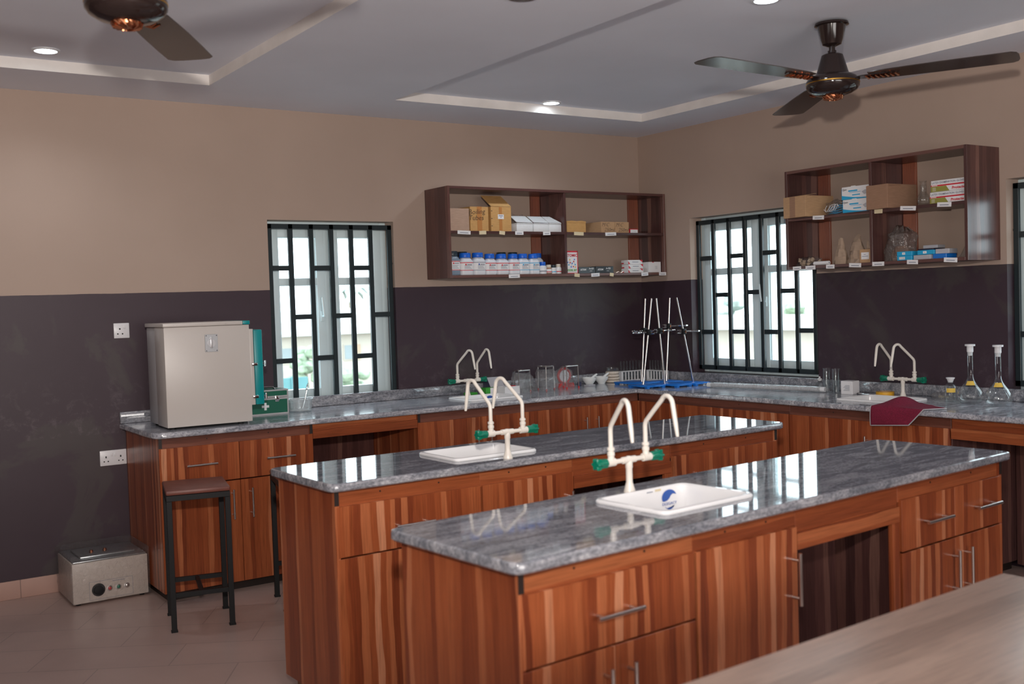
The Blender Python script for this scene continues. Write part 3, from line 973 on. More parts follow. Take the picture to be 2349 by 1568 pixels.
def lab_tap(label, loc, rz, yaws, z=TOP):
    """two-way bench tap; spouts face local -Y"""
    root = thing('laboratory_tap', label, 'tap', (loc[0], loc[1], z), rz, 'two-spout bench taps')
    mb = MB()
    mb.lathe([(0.0195, 0), (0.0195, 0.004), (0.017, 0.012), (0.0125, 0.028), (0.0108, 0.034), (0.0108, 0.078), (0.0122, 0.081), (0.0122, 0.098), (0.010, 0.112), (0.007, 0.118)], seg=20)
    mb.cyl((-0.028, 0, 0.106), (0.028, 0, 0.106), 0.0112, seg=16)
    mb.cyl((-0.078, 0, 0.106), (0.078, 0, 0.106), 0.0078, seg=16)
    for s in (-1, 1):
        mb.cyl((s * 0.064, 0, 0.106), (s * 0.097, 0, 0.106), 0.0132, seg=18)
        mb.cyl((s * 0.078, 0, 0.106), (s * 0.078, 0, 0.128), 0.0105, seg=16)
    mb.build('tap_body', 'cream', root)
    for s, th in ((-1, yaws[0]), (1, yaws[1])):
        d = Vector((math.cos(-PI / 2 + th), math.sin(-PI / 2 + th), 0))
        base = Vector((s * 0.078, 0, 0))

        def P(r, zz):
            return base + d * r + Vector((0, 0, zz))
        mb = MB()
        mb.lathe([(0.0098, 0.127), (0.0125, 0.129), (0.0125, 0.138), (0.0095, 0.140), (0.0095, 0.143), (0.0125, 0.145), (0.0125, 0.152), (0.0085, 0.155)], base, 12)
        ctl = [P(0, 0.152), P(0, 0.180), P(0, 0.208), P(0.002, 0.216), P(0.007, 0.225), P(0.05, 0.263), P(0.093, 0.300)]
        c0, rr = P(0.116, 0.284), 0.0285
        for k in range(9):
            t = R(128 - 118 * k / 8)
            ctl.append(P(0.116 + rr * math.cos(t), 0.284 + rr * math.sin(t)))
        ctl += [P(0.150, 0.26), P(0.157, 0.225), P(0.163, 0.195), P(0.1645, 0.187)]
        n = len(ctl)
        mb.tube(ctl, [0.0076] * (n - 4) + [0.0076, 0.0074, 0.0058, 0.0050], 12)
        mb.build('spout', 'cream', root)
        mb = MB()
        rr_ = []
        for xx, a0, am in ((0.097, 0.011, 0.0), (0.101, 0.0148, 0.001), (0.128, 0.0152, 0.0012), (0.130, 0.0165, 0.0035), (0.145, 0.017, 0.004), (0.148, 0.014, 0.003)):
            ring = []
            for k in range(36):
                t = 2 * PI * k / 36
                q = a0 + am * math.cos(6 * t)
                ring.append((s * xx, q * math.cos(t), 0.106 + q * math.sin(t)))
            rr_.append(ring)
        mb.rings(rr_)
        mb.build('knob', 'green', root)
    return root


def worktop(label, outline, holes, loc=(0, 0), rz=0.0, mat='granite', splash=None):
    root = thing('worktop', label, 'worktop', (loc[0], loc[1], 0), rz)
    mb = MB()
    mb.slab(outline, holes, BOT, TOP, 0.008)
    mb.build('granite_slab', mat, root)
    for a, b in (splash or []):
        mb = MB(); mb.box(a, b, 0.005); mb.build('backsplash', 'granite', root)
    return root


def island(where, wl_, loc, rz, L, D, sink_c, tap_c, tap_rz, sink_rz, yaws, cab_label, sink_label, tap_label):
    worktop(wl_, rounded([(0, 0), (L, 0), (L, D), (0, D)], 0.04, 6), [rrect(sink_c[0], sink_c[1], 0.385, 0.285, 0.03)], loc, rz)
    c, s = math.cos(rz), math.sin(rz)

    def w(p):
        return (loc[0] + c * p[0] - s * p[1], loc[1] + s * p[0] + c * p[1])
    fr = (w((0, 0.03)), rz)
    dp = D - 0.06
    cabinet(cab_label[0], fr, 0.03, 0.662, dp, [('drawer', 0.036, 0.658, 0.625, 0.812, (0.345, 0.712)), ('door', 0.036, 0.347, 0.08, 0.622, (0.305, 0.495)), ('door', 0.347, 0.658, 0.08, 0.622, (0.390, 0.495))], (True, False), group='drawer cabinets of the islands')
    cabinet(cab_label[1], fr, 0.662, 1.125, dp, [('door', 0.666, 1.121, 0.08, 0.812, (1.094, 0.658))], (False, False), group='sink cabinets of the islands')
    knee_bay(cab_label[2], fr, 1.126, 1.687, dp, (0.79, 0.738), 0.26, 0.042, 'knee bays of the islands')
    e = L - 0.03
    mid = (1.692 + e) / 2
    cabinet(cab_label[3], fr, 1.688, e, dp, [('drawer', 1.694, mid, 0.632, 0.812, (1.694 * .5 + mid * .5 + 0.03, 0.72)), ('drawer', mid, e - 0.004, 0.632, 0.812, (mid * .5 + e * .5 + 0.03, 0.72)),
            ('door', 1.694, mid, 0.08, 0.629, (mid - 0.022, 0.51)), ('door', mid, e - 0.004, 0.08, 0.629, (mid + 0.065, 0.51))], (False, True), group='double drawer cabinets of the islands')
    p = w(sink_c)
    sink(sink_label, p, rz + sink_rz, logo='full')
    p = w(tap_c)
    lab_tap(tap_label, p, rz + tap_rz, yaws)


island('middle', 'grey granite worktop of the middle island, window reflections at its left end', (-3.920, -2.830), 0.0288, 2.422, 0.553, (0.808, 0.271), (0.807, 0.052), PI, PI, (0.20, 0.06),
       ('striped drawer cabinet at the left end of the middle island', 'single-door cabinet under the middle island sink', 'open knee bay in the middle island, half hidden by the front worktop', 'striped double cabinet at the right end of the middle island'),
       'white sink in the middle island, tap on its near side', 'ivory two-spout tap with green knobs on the middle island, spouts turned away')
island('front', 'grey granite worktop of the front island, nearest the camera', (-4.066, -4.209), 0.0781, 2.408, 0.583, (0.855, 0.285), (0.850, 0.475), 0.0, 0.0, (-0.35, -0.14),
       ('striped drawer cabinet at the near left corner of the front island', 'single-door cabinet under the front island sink', 'open knee bay with dark board in the front island', 'striped cabinet with two drawers at the right end of the front island'),
       'white sink with round blue emblem and lettering in the front island', 'ivory two-spout tap with green knobs behind the front island sink')

# L-shaped wall bench
out = [(-3.94, -0.697), (-0.676, -0.697), (-0.676, -4.4), (-0.002, -4.4), (-0.002, -0.002), (-3.94, -0.002)]
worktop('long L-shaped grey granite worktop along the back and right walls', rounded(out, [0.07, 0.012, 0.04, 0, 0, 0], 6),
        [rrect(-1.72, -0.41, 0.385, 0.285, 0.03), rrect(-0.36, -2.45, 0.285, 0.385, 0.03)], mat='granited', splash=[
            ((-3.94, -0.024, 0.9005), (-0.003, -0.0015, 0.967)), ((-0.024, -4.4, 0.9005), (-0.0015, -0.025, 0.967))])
FB = ((0.0, -0.667), 0.0)
cabinet('striped cabinet below the incubator, behind the stool', FB, -3.91, -3.05, 0.66,
        [('drawer', -3.904, -3.48, 0.61, 0.815, (-3.693, 0.713)), ('drawer', -3.48, -3.053, 0.61, 0.815, (-3.252, 0.709)), ('door', -3.904, -3.48, 0.05, 0.607, (-3.530, 0.48)), ('door', -3.48, -3.053, 0.05, 0.607, (-3.424, 0.478))], (True, True), 0.05, plinth_mat='dark', rail='dullx')
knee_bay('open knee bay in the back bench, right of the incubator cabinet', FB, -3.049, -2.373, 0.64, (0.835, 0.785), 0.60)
cabinet('four-door striped cabinet under the back bench sink', FB, -2.372, -0.6285, 0.66,
        [('door', -2.366, -1.925, 0.05, 0.815, (-1.962, 0.66)), ('door', -1.925, -1.487, 0.05, 0.815, (-1.865, 0.66)), ('door', -1.487, -1.058, 0.05, 0.815, (-1.108, 0.66)), ('door', -1.058, -0.632, 0.05, 0.815, (-1.010, 0.66))], (True, False), 0.05, plinth_mat='dark', rail='dullx')
FR = ((-0.646, 0.0), -PI / 2)
cabinet('three-door striped cabinet below the retort stands in the right bench', FR, 0.669, 2.02, 0.62,
        [('door', 0.6695, 1.06, 0.05, 0.815, None), ('door', 1.06, 1.449, 0.05, 0.815, None), ('door', 1.449, 2.016, 0.05, 0.815, None)], (False, False), 0.05, plinth_mat='dark', rail='dullx')
cabinet('two-door striped cabinet under the maroon towel in the right bench', FR, 2.021, 3.072, 0.62,
        [('door', 2.025, 2.60, 0.05, 0.815, (2.575, 0.655)), ('door', 2.60, 3.068, 0.05, 0.815, None)], (False, False), 0.05, plinth_mat='dark', rail='dullx')
knee_bay('open knee bay at the right edge of the photo in the right bench', FR, 3.075, 4.36, 0.60, (0.815, 0.762), 0.58)
sink('white sink in the back bench, right of the back wall window', (-1.72, -0.41), 0, logo='part')
sink('white sink in the right bench, partly covered by the maroon towel', (-0.36, -2.45), -PI / 2, logo='part')
lab_tap('ivory two-spout tap with green knobs on the back bench by the dark wall', (-1.723, -0.195), 0, (0.25, 0.05))
lab_tap('ivory two-spout tap with green knobs on the right bench by the yellow tape', (-0.163, -2.451), -PI / 2, (0.08, -0.24))

# pale table in the foreground
root = thing('table', 'pale wood-grain table in the near right corner, out of focus', 'table', (-3.70, -5.03, 0), 0.057)
mb = MB(); mb.box((-0.92, -0.30, 0.73), (0.90, 0.30, 0.76), 0.002); mb.build('tabletop', 'oak', root)
for x in (-0.86, 0.84):
    mb = MB(); mb.box((x - 0.012, -0.27, 0), (x + 0.012, 0.27, 0.73), 0.001); mb.build('side_panel', 'oak', root)
mb = MB(); mb.box((-0.84, 0.18, 0.35), (0.82, 0.198, 0.73)); mb.build('modesty_panel', 'oak', root)


def stool(label, loc, rz):
    root = thing('stool', label, 'stool', (*loc, 0), rz, 'black-framed stools')
    w, d, h = 0.135, 0.155, 0.655
    b = 0.0125
    mb = MB(); mb.box((-w - 0.014, -d - 0.014, h), (w + 0.014, d + 0.014, h + 0.024), 0.008); mb.build('seat', 'seat', root)
    mb = MB()
    for a, c in (((-w - b, -d - b, h - 0.027), (w + b, -d + b, h - 0.0005)), ((-w - b, d - b, h - 0.027), (w + b, d + b, h - 0.0005)), ((-w - b, -d + b, h - 0.027), (-w + b, d - b, h - 0.0005)), ((w - b, -d + b, h - 0.027), (w + b, d - b, h - 0.0005))):
        mb.box(a, c, 0.001, seg=1)
    mb.build('seat_frame', 'black', root)
    for sx in (-1, 1):
        for sy in (-1, 1):
            mb = MB()
            mb.box((sx * w - b, sy * d - b, 0.006), (sx * w + b, sy * d + b, h - 0.0275), 0.001, seg=1)
            mb.box((sx * w - b - 0.003, sy * d - b - 0.003, 0), (sx * w + b + 0.003, sy * d + b + 0.003, 0.008), 0.001, seg=1)
            mb.build('leg', 'black', root)
    for sy in (-1, 1):
        mb = MB(); mb.box((-w + b, sy * d - 0.009, 0.165), (w - b, sy * d + 0.009, 0.187)); mb.build('foot_rail', 'black', root)
    mb = MB(); mb.box((-0.009, -d + 0.009, 0.168), (0.009, d - 0.009, 0.186)); mb.build('foot_rail', 'black', root)
    return root


stool('brown-topped black stool standing whole in front of the incubator cabinet', (-3.851, -1.067), R(-13))
stool('black stool hidden behind the middle island, one leg showing at its left end', (-3.296, -1.095), R(-13))


# ------------------------------------------------------------------ wall shelves
def wall_shelf(label, L, frame, zb, zt, div, zmid, cleats, tags, depth=0.30):
    """open wall shelf; local x along the wall, front at local y = -depth"""
    root = thing('wall_shelf', label, 'shelf', (frame[0], frame[1], zb), frame[2], 'open wall shelves')
    h = zt - zb
    t = 0.018
    for x in (0, L - t):
        mb = MB(); mb.box((x, -depth, 0), (x + t, -0.0015, h), 0.001, seg=1); mb.build('side_panel', 'shelf', root)
    mb = MB(); mb.box((t, -depth, h - t), (L - t, -0.0015, h), 0.001, seg=1); mb.build('top_panel', 'shelfx', root)
    mb = MB(); mb.box((t, -depth, 0), (L - t, -0.0015, t), 0.001, seg=1); mb.build('bottom_panel', 'shelfx', root)
    zm = zmid - zb
    for a, b in ((t, div - t / 2), (div + t / 2, L - t)):
        mb = MB(); mb.box((a, -depth + 0.004, zm - t), (b, -0.0015, zm), 0.001, seg=1); mb.build('shelf_board', 'shelfx', root)
    mb = MB(); mb.box((div - t / 2, -depth + 0.002, t), (div + t / 2, -0.0015, h - t), 0.001, seg=1); mb.build('divider', 'shelf', root)
    for a, b in cleats:
        for z0, z1 in ((t, zm - t), (zm, h - t)):
            mb = MB(); mb.box((a, -0.016, z0), (b, -0.0015, z1), 0.001, seg=1)
            mb.build('wall_cleat', 'cleat', root)
    # paper strips stuck along the front edges
    for u, row, w, mat, rot in tags:
        zc = (zm - 0.011) if row else 0.006
        yb = -depth + (0.004 if row else 0.0)
        T = Matrix.Translation((u, yb - 0.0012, zc)) @ Matrix.Rotation(R(rot), 4, 'Y')
        mb = MB()
        mb.box((-w / 2, -0.0006, -0.012), (w / 2, 0.0006, 0.012), 0, 0, T)
        if mat == 'paper':
            mb.box((-w * 0.32, -0.0009, -0.0045), (w * 0.32, -0.00055, 0.0005), 0, 1, T)
        mb.build('paper_label', [mat, 'greyink'], root)
    return root


S1Z = (1.69, 2.29)
S1M = 1.999            # top of its middle boards
S1B = 1.708            # top of its bottom board
X0 = -1.895
s1tags = [(-1.775 - X0, 1, 0.10, 'paper', 2), (-1.63 - X0, 1, 0.055, 'buff', -2), (-1.475 - X0, 1, 0.045, 'buff', 6), (-1.335 - X0, 1, 0.068, 'paper', 0), (-1.105 - X0, 1, 0.062, 'paper', -2),
          (-0.825 - X0, 1, 0.085, 'buff', 2), (-0.535 - X0, 1, 0.10, 'paper', -2), (-1.39 - X0, 0, 0.09, 'paper', -1), (-0.855 - X0, 0, 0.045, 'buff', 5), (-0.69 - X0, 0, 0.075, 'paper', -2), (-0.54 - X0, 0, 0.035, 'buff', 8), (-0.225 - X0, 0, 0.065, 'paper', -3), (-0.05 - X0, 0, 0.07, 'paper', 0)]
wall_shelf('dark striped wall shelf on the back wall, stocked with reagent bottles and cartons', 1.888, (X0, 0, 0), *S1Z, -0.942 - X0, S1M, [(-1.035 - X0, -0.955 - X0), (-0.125 - X0, -0.028 - X0)], s1tags)
S2Z = (1.667, 2.275)
S2M = 1.983
S2B = 1.685
Y0 = -1.722
s2tags = [(0.255, 1, 0.085, 'paper', 3), (0.685, 1, 0.055, 'buff', 2), (0.88, 1, 0.10, 'paper', 5), (1.105, 1, 0.085, 'paper', 4), (0.085, 0, 0.065, 'paper', -1), (0.19, 0, 0.075, 'paper', 0), (0.34, 0, 0.062, 'paper', 2), (0.52, 0, 0.085, 'paper', 3), (0.68, 0, 0.08, 'paper', 1), (0.905, 0, 0.07, 'paper', 3), (1.14, 0, 0.08, 'paper', 4)]
wall_shelf('dark striped wall shelf on the right wall, with glove boxes and brown cartons', 1.243, (0, Y0, 0), *S2Z, 0.632, S2M, [(0.022, 0.11), (0.645, 0.735)], s2tags)
bpy.data.objects['wall_shelf.001'].rotation_euler = (0, 0, -PI / 2)


# ------------------------------------------------------------------ appliances and things on the benches
root = thing('incubator', 'large grey-white incubator with teal door standing on the left bench', 'incubator', (-3.84, -0.60, TOP), R(-2))
mb = MB()
for x in (0.04, 0.41):
    for y in (0.05, 0.36):
        mb.lathe([(0.016, 0.0), (0.018, 0.013)], (x, y, 0), 14)
mb.build('feet', 'black', root)
mb = MB(); mb.box((0, 0, 0.012), (0.462, 0.20, 0.545), 0.004); mb.build('housing', 'incu', root)
mb = MB(); mb.box((0.004, 0.2005, 0.014), (0.458, 0.392, 0.543), 0.004); mb.build('rear_housing', 'incu2', root)
mb = MB(); mb.box((-0.004, -0.004, 0.546), (0.426, 0.396, 0.567), 0.004)
for x in (0.06, 0.2, 0.33):
    mb.cyl((x, -0.0035, 0.555), (x, -0.006, 0.555), 0.003, seg=8, mi=1)
mb.build('top_cover', ['incu', 'steel'], root)
mb = MB(); mb.box((0.4265, -0.004, 0.5465), (0.466, 0.396, 0.567), 0.003); mb.build('top_trim', 'teal', root, 'teal strip')
mb = MB()
mb.box((0.215, -0.003, 0.405), (0.285, 0.0, 0.50), 0.001, seg=1)
for x in (0.222, 0.278):
    for z in (0.412, 0.493):
        mb.cyl((x, -0.003, z), (x, -0.0048, z), 0.003, seg=8, mi=1)
vp = mb.build('vent_plate', ['plate', 'chrome'], root)
mb = MB()
mb.cyl((0.250, -0.003, 0.452), (0.250, -0.0065, 0.452), 0.0215, seg=24)
mb.box((0.243, -0.0066, 0.425), (0.257, -0.003, 0.487), 0.002)
mb.cyl((0.247, -0.003, 0.478), (0.247, -0.0085, 0.478), 0.006, seg=12)
mb.build('vent_dial', 'silver', vp)
mb = MB(); mb.box((0.463, 0.01, 0.10), (0.486, 0.38, 0.52), 0.003); dr = mb.build('inner_door', 'incu', root)
mb = MB(); mb.box((0.487, 0.004, 0.10), (0.535, 0.385, 0.515), 0.006); dr = mb.build('door', 'teal', root, 'teal door')
for z in (0.145, 0.325):
    mb = MB()
    mb.box((0.4695, -0.006, z - 0.008), (0.50, 0.0035, z + 0.008), 0.002)
    mb.build('hinge_plate', 'chrome', dr)
    mb = MB()
    mb.cyl((0.536, 0.03, z), (0.552, 0.03, z), 0.006, seg=10)
    mb.cyl((0.552, 0.03, z - 0.016), (0.552, 0.03, z + 0.016), 0.008, seg=12)
    mb.build('latch', 'chrome', dr)

root = thing('first_aid_case', 'dark green first aid case with white cross, right of the incubator', 'first aid case', (-3.268, -0.235, TOP), R(-2))
w, d, h, lid = 0.25, 0.15, 0.145, 0.098
mb = MB(); mb.box((0, 0, 0.002), (w, d, lid)); mb.build('case_body', 'caseg', root)
mb = MB(); mb.box((0, 0, lid + 0.002), (w, d, h)); mb.build('lid', 'caseg', root)
mb = MB()
e = 0.006
for z0, z1 in ((0, 0.008), (lid - 0.010, lid), (lid + 0.002, lid + 0.012), (h - 0.007, h + 0.002)):
    mb.box((-0.002, -0.002, z0), (w + 0.002, 0.0, z1)); mb.box((-0.002, d, z0), (w + 0.002, d + 0.002, z1))
    mb.box((-0.002, -0.002, z0), (0.0, d + 0.002, z1)); mb.box((w, -0.002, z0), (w + 0.002, d + 0.002, z1))
for x in (-0.002, w - e):
    for y in (-0.0025, d - e + 0.0025):
        mb.box((x, y, 0), (x + e + 0.002, y + e, h + 0.001))
mb.build('aluminium_edging', 'silver', root)
mb = MB(); cx, cz = 0.108, 0.050
mb.box((cx - 0.007, -0.003, cz - 0.022), (cx + 0.007, -0.0005, cz + 0.022)); mb.box((cx - 0.022, -0.0029, cz - 0.007), (cx + 0.022, -0.0006, cz + 0.007))
mb.build('white_cross', 'white', root)
for x in (0.035, 0.18):
    mb = MB(); mb.box((x - 0.012, -0.008, lid - 0.024), (x + 0.012, -0.002, lid + 0.014), 0.003); mb.cyl((x - 0.013, -0.009, lid - 0.012), (x + 0.013, -0.009, lid - 0.012), 0.004, seg=8); mb.build('latch', 'chrome', root)
mb = MB(); mb.tube([(0.07, 0.03, h + 0.003), (0.085, 0.028, h + 0.016), (0.165, 0.028, h + 0.016), (0.18, 0.03, h + 0.003)], 0.006, 10); mb.build('carry_handle', 'chrome', root)

root = thing('plastic_tub', 'clear plastic tub in front of the left window, by the first aid case', 'tub', (-2.925, -0.20, TOP))
mb = MB(); mb.lathe([(0.001, 0.0015), (0.064, 0.0015), (0.068, 0.006), (0.073, 0.067), (0.077, 0.071), (0.078, 0.076), (0.075, 0.076), (0.071, 0.070), (0.066, 0.008), (0.001, 0.005)], seg=40); mb.build('tub_wall', 'tub', root)
mb = MB(); mb.lathe([(0.0765, 0.073), (0.0805, 0.074), (0.0805, 0.078), (0.0765, 0.078)], seg=40, cap0=False, cap1=False); mb.build('rim', 'tub', root)
root = thing('spoon', 'steel spoon standing in the clear plastic tub', 'spoon', (-2.905, -0.19, TOP + 0.014))
mb = MB()
mb.tube([(0.0, 0.0, 0.0), (0.02, 0.005, 0.055), (0.035, 0.008, 0.11)], [0.003, 0.003, 0.004], 8)
mb.build('handle', 'chrome', root)
mb = MB()
mb.rings([[(0.037 + a * math.cos(t) * 0.6, 0.008 + 0.35 * a * math.sin(t), 0.128 + zz + 0.02 * math.cos(t) * a / 0.014) for t in [2 * PI * k / 12 for k in range(12)]] for a, zz in ((0.003, -0.016), (0.012, -0.008), (0.014, 0.0), (0.010, 0.010), (0.002, 0.015))])
mb.build('bowl', 'chrome', root)


def flat_box(name, label, cat, loc, size, mat, rz=0.0, bevel=0.002, group=None):
    root = thing(name, label, cat, loc, rz, group)
    mb = MB(); mb.box((0, 0, 0), size, bevel, seg=1); mb.build('box_body', mat, root)
    return root


# small cartons and packets behind the back sink
root = flat_box('small_carton', 'bright green and white carton behind the back bench sink', 'carton', (-1.592, -0.215, TOP), (0.09, 0.07, 0.045), 'grn2')
mb = MB(); mb.box((0.034, -0.0015, 0.001), (0.0905, 0.0, 0.0445)); mb.box((0.09, -0.001, 0.001), (0.0915, 0.0695, 0.0445)); mb.build('white_panel', 'paper', root)
flat_box('flat_packet', 'flat green packet lying left of the green and white carton', 'packet', (-1.69, -0.15, TOP), (0.075, 0.06, 0.016), 'grn2', R(4))
root = thing('open_carton', 'small white open carton on the back bench, right of the green carton', 'carton', (-1.505, -0.315, TOP), R(2))
mb = MB()
mb.box((0, 0, 0), (0.125, 0.085, 0.003)); mb.box((0, 0, 0.003), (0.125, 0.003, 0.052)); mb.box((0, 0.082, 0.003), (0.125, 0.085, 0.052)); mb.box((0, 0.003, 0.003), (0.003, 0.082, 0.052)); mb.box((0.122, 0.003, 0.003), (0.125, 0.082, 0.052))
mb.build('tray', 'white', root)
mb = MB(); mb.box((0.006, 0.006, 0.0035), (0.115, 0.075, 0.048)); mb.box((0.07, 0.01, 0.048), (0.10, 0.06, 0.055), 0, 1); mb.build('contents', ['greyink', 'red'], root)
root = thing('tape_dispenser', 'navy box with sloping grey front behind the open white carton', 'dispenser', (-1.53, -0.17, TOP))
T = Matrix(((0, 0, 1, 0), (1, 0, 0, 0), (0, 1, 0, 0), (0, 0, 0, 1)))
mb = MB(); mb.prism([(0, 0), (0.09, 0), (0.09, 0.105), (0.045, 0.108), (0.0, 0.045)], 0.0, 0.12, T); mb.build('body', 'navy', root)
mb = MB(); mb.prism([(-0.002, 0.046), (0.0435, 0.1095), (0.046, 0.108), (0.001, 0.0445)], 0.004, 0.116, T); mb.build('front_plate', 'mouse', root)


def tripod(label, loc, rz, h=0.152, film=None, spread=0.052, cat='tripod', name='tripod'):
    root = thing(name, label, cat, (*loc, TOP), rz, 'steel tripods on the back bench')
    tops = [(0.062 * math.cos(R(a)), 0.062 * math.sin(R(a))) for a in (90, 210, 330)]
    mb = MB()
    for i in range(3):
        a, b = tops[i], tops[(i + 1) % 3]
        mb.cyl((*a, h), (*b, h), 0.004, seg=8)
    mb.tube([(0.030 * math.cos(2 * PI * k / 20), 0.030 * math.sin(2 * PI * k / 20), h + 0.001) for k in range(20)], 0.003, 6, closed=True)
    for a in tops:
        mb.cyl((a[0] * 0.48, a[1] * 0.48, h + 0.001), (*a, h), 0.003, seg=6)
    mb.build('top_frame', 'steel', root)
    for a in tops:
        mb = MB(); mb.tube([(a[0], a[1], h), (a[0] * 1.05, a[1] * 1.05, 0.012)], 0.0032, 8)
        lg = mb.build('leg', 'steel', root)
        mb = MB(); mb.cyl((a[0] * 1.05, a[1] * 1.05, 0.013), (a[0] * 1.05, a[1] * 1.05, 0.0), 0.0058, seg=10); mb.build('red_foot', 'redp', lg)
    if film:
        crumpled(root, 0.074, h - 0.02, film, top=0.75)
    return root


def crumpled(root, r, h, seed, mat='film', name='plastic_wrap', squash=1.0, top=0.4, at=(0, 0, 0.001)):
    rnd = random.Random(seed)
    n, k = 26, 10
    ph = [rnd.uniform(0, 6.28) for _ in range(6)]
    rr = []
    for j in range(k + 1):
        v = j / k
        z = h * v
        base = r * (1.05 - 0.1 * v) if v < 0.8 else r * (0.97 - (v - 0.8) / 0.2 * (1 - top) * 0.8)
        ring = []
        for i in range(n):
            t = 2 * PI * i / n
            q = base * (1 + 0.10 * math.sin(3 * t + ph[0] + 4 * v) + 0.07 * math.sin(5 * t + ph[1] - 6 * v) + 0.085 * rnd.uniform(-1, 1))
            ring.append((at[0] + q * math.cos(t), at[1] + q * squash * math.sin(t), at[2] + max(0.0, z + ((0.05 if j < k else 0.12) * h * rnd.uniform(-1, 1) if 0 < j else 0))))
        rr.append(ring)
    mb = MB(); mb.rings(rr)
    return mb.build(name, mat, root, smooth=9)


tripod('first tripod from the back sink, wholly wrapped in crinkled clear film', (-1.325, -0.25), R(10), 0.15, 3)
tripod('middle tripod on the back bench, clear film bunched under its steel top', (-1.125, -0.265), R(25), 0.165, 5)
tripod('unwrapped steel tripod with red feet in front of the red ring', (-0.925, -0.27), R(5), 0.158)
root = thing('wrapped_instrument', 'loose lump of clear film between the first two wrapped tripods', 'packet', (-1.225, -0.215, TOP))
crumpled(root, 0.036, 0.06, 8, name='film_lump', top=0.2)
mb = MB(); mb.lathe([(0.014, 0.0005), (0.014, 0.03), (0.008, 0.045)], seg=12); mb.build('instrument_body', 'black', root)

root = thing('weighing_dial', 'red ring with white face wrapped in film, behind the unwrapped tripod', 'dial', (-0.872, -0.135, TOP))
T = Matrix.Translation((0, 0, 0.078)) @ Matrix.Rotation(R(90), 4, 'X')
mb = MB(); pts = [(0.052 * math.cos(2 * PI * k / 32), 0.052 * math.sin(2 * PI * k / 32), 0) for k in range(32)]
mb.tube([T @ Vector(p) for p in pts], 0.010, 10, closed=True); mb.build('red_ring', 'redp', root)
mb = MB(); mb.prism([(0.047 * math.cos(2 * PI * k / 32), 0.047 * math.sin(2 * PI * k / 32)) for k in range(32)], -0.004, 0.004, T); mb.build('white_face', 'foam', root)
mb = MB(); mb.prism([(-0.072, 0), (0.072, 0), (0.06, 0.028), (-0.06, 0.028)], -0.03, 0.03, Matrix.Rotation(R(90), 4, 'X')); mb.build('base', 'redp', root)
crumpled(root, 0.075, 0.135, 12, squash=0.55)
flat_box('blue_capped_vial', 'small navy capped vial right of the unwrapped tripod', 'vial', (-0.775, -0.185, TOP), (0.022, 0.022, 0.03), 'navy')
flat_box('flat_packet', 'flat pale blue packet lying left of the mortars', 'packet', (-0.735, -0.245, TOP), (0.07, 0.05, 0.008), 'mouse', R(8))


def mortar(label, loc, a):
    root = thing('mortar', label, 'mortar', (*loc, TOP), 0, 'porcelain mortars with pestles')
    mb = MB()
    mb.lathe([(0.024, 0), (0.026, 0.004), (0.034, 0.014), (0.047, 0.032), (0.052, 0.047), (0.053, 0.053), (0.049, 0.053), (0.044, 0.04), (0.03, 0.02), (0.012, 0.012), (0.001, 0.011)], seg=32)
    mb.lathe([(0.001, 0.0)] + [(0.0001, 0.0001)], (0.056, 0, 0.05), 8)
    mb.build('bowl', 'porcelain', root)
    d = Vector((math.cos(a), math.sin(a), 0))
    mb = MB()
    p0 = Vector((0, 0, 0.024)) - d * 0.015
    p1 = Vector((0, 0, 0.075)) + d * 0.062
    mb.tube([p0, p0.lerp(p1, 0.12), p0.lerp(p1, 0.3), p0.lerp(p1, 0.85), p1], [0.008, 0.014, 0.0095, 0.008, 0.006], 12)
    q = thing('pestle', label.replace('mortar', 'pestle').split(',')[0] + ' resting in its mortar', 'pestle', (*loc, TOP), 0, 'porcelain pestles')
    mb.build('pestle_rod', 'porcelain', q)
    return root


mortar('left white porcelain mortar, beside the tripods', (-0.655, -0.15), R(-12))
mortar('right white porcelain mortar, beside the stack of gauze mats', (-0.535, -0.14), R(-8))
root = thing('gauze_stack', 'stack of beige gauze mats topped by a clear dish, right of the mortars', 'stack', (-0.42, -0.13, TOP))
for k in range(4):
    mb = MB(); mb.lathe([(0.040, 0.001 + k * 0.021), (0.051, 0.004 + k * 0.021), (0.052, 0.010 + k * 0.021), (0.050, 0.018 + k * 0.021), (0.04, 0.0215 + k * 0.021)], (0.004 * math.sin(k * 2.1), 0.004 * math.cos(k * 1.7), 0), 26)
    mb.build('gauze_mat', 'gauze', root)
mb = MB(); mb.lathe([(0.046, 0.086), (0.047, 0.088), (0.047, 0.110), (0.0455, 0.110), (0.045, 0.09), (0.001, 0.0885)], seg=30, cap1=False); mb.build('glass_dish', 'glass', root)


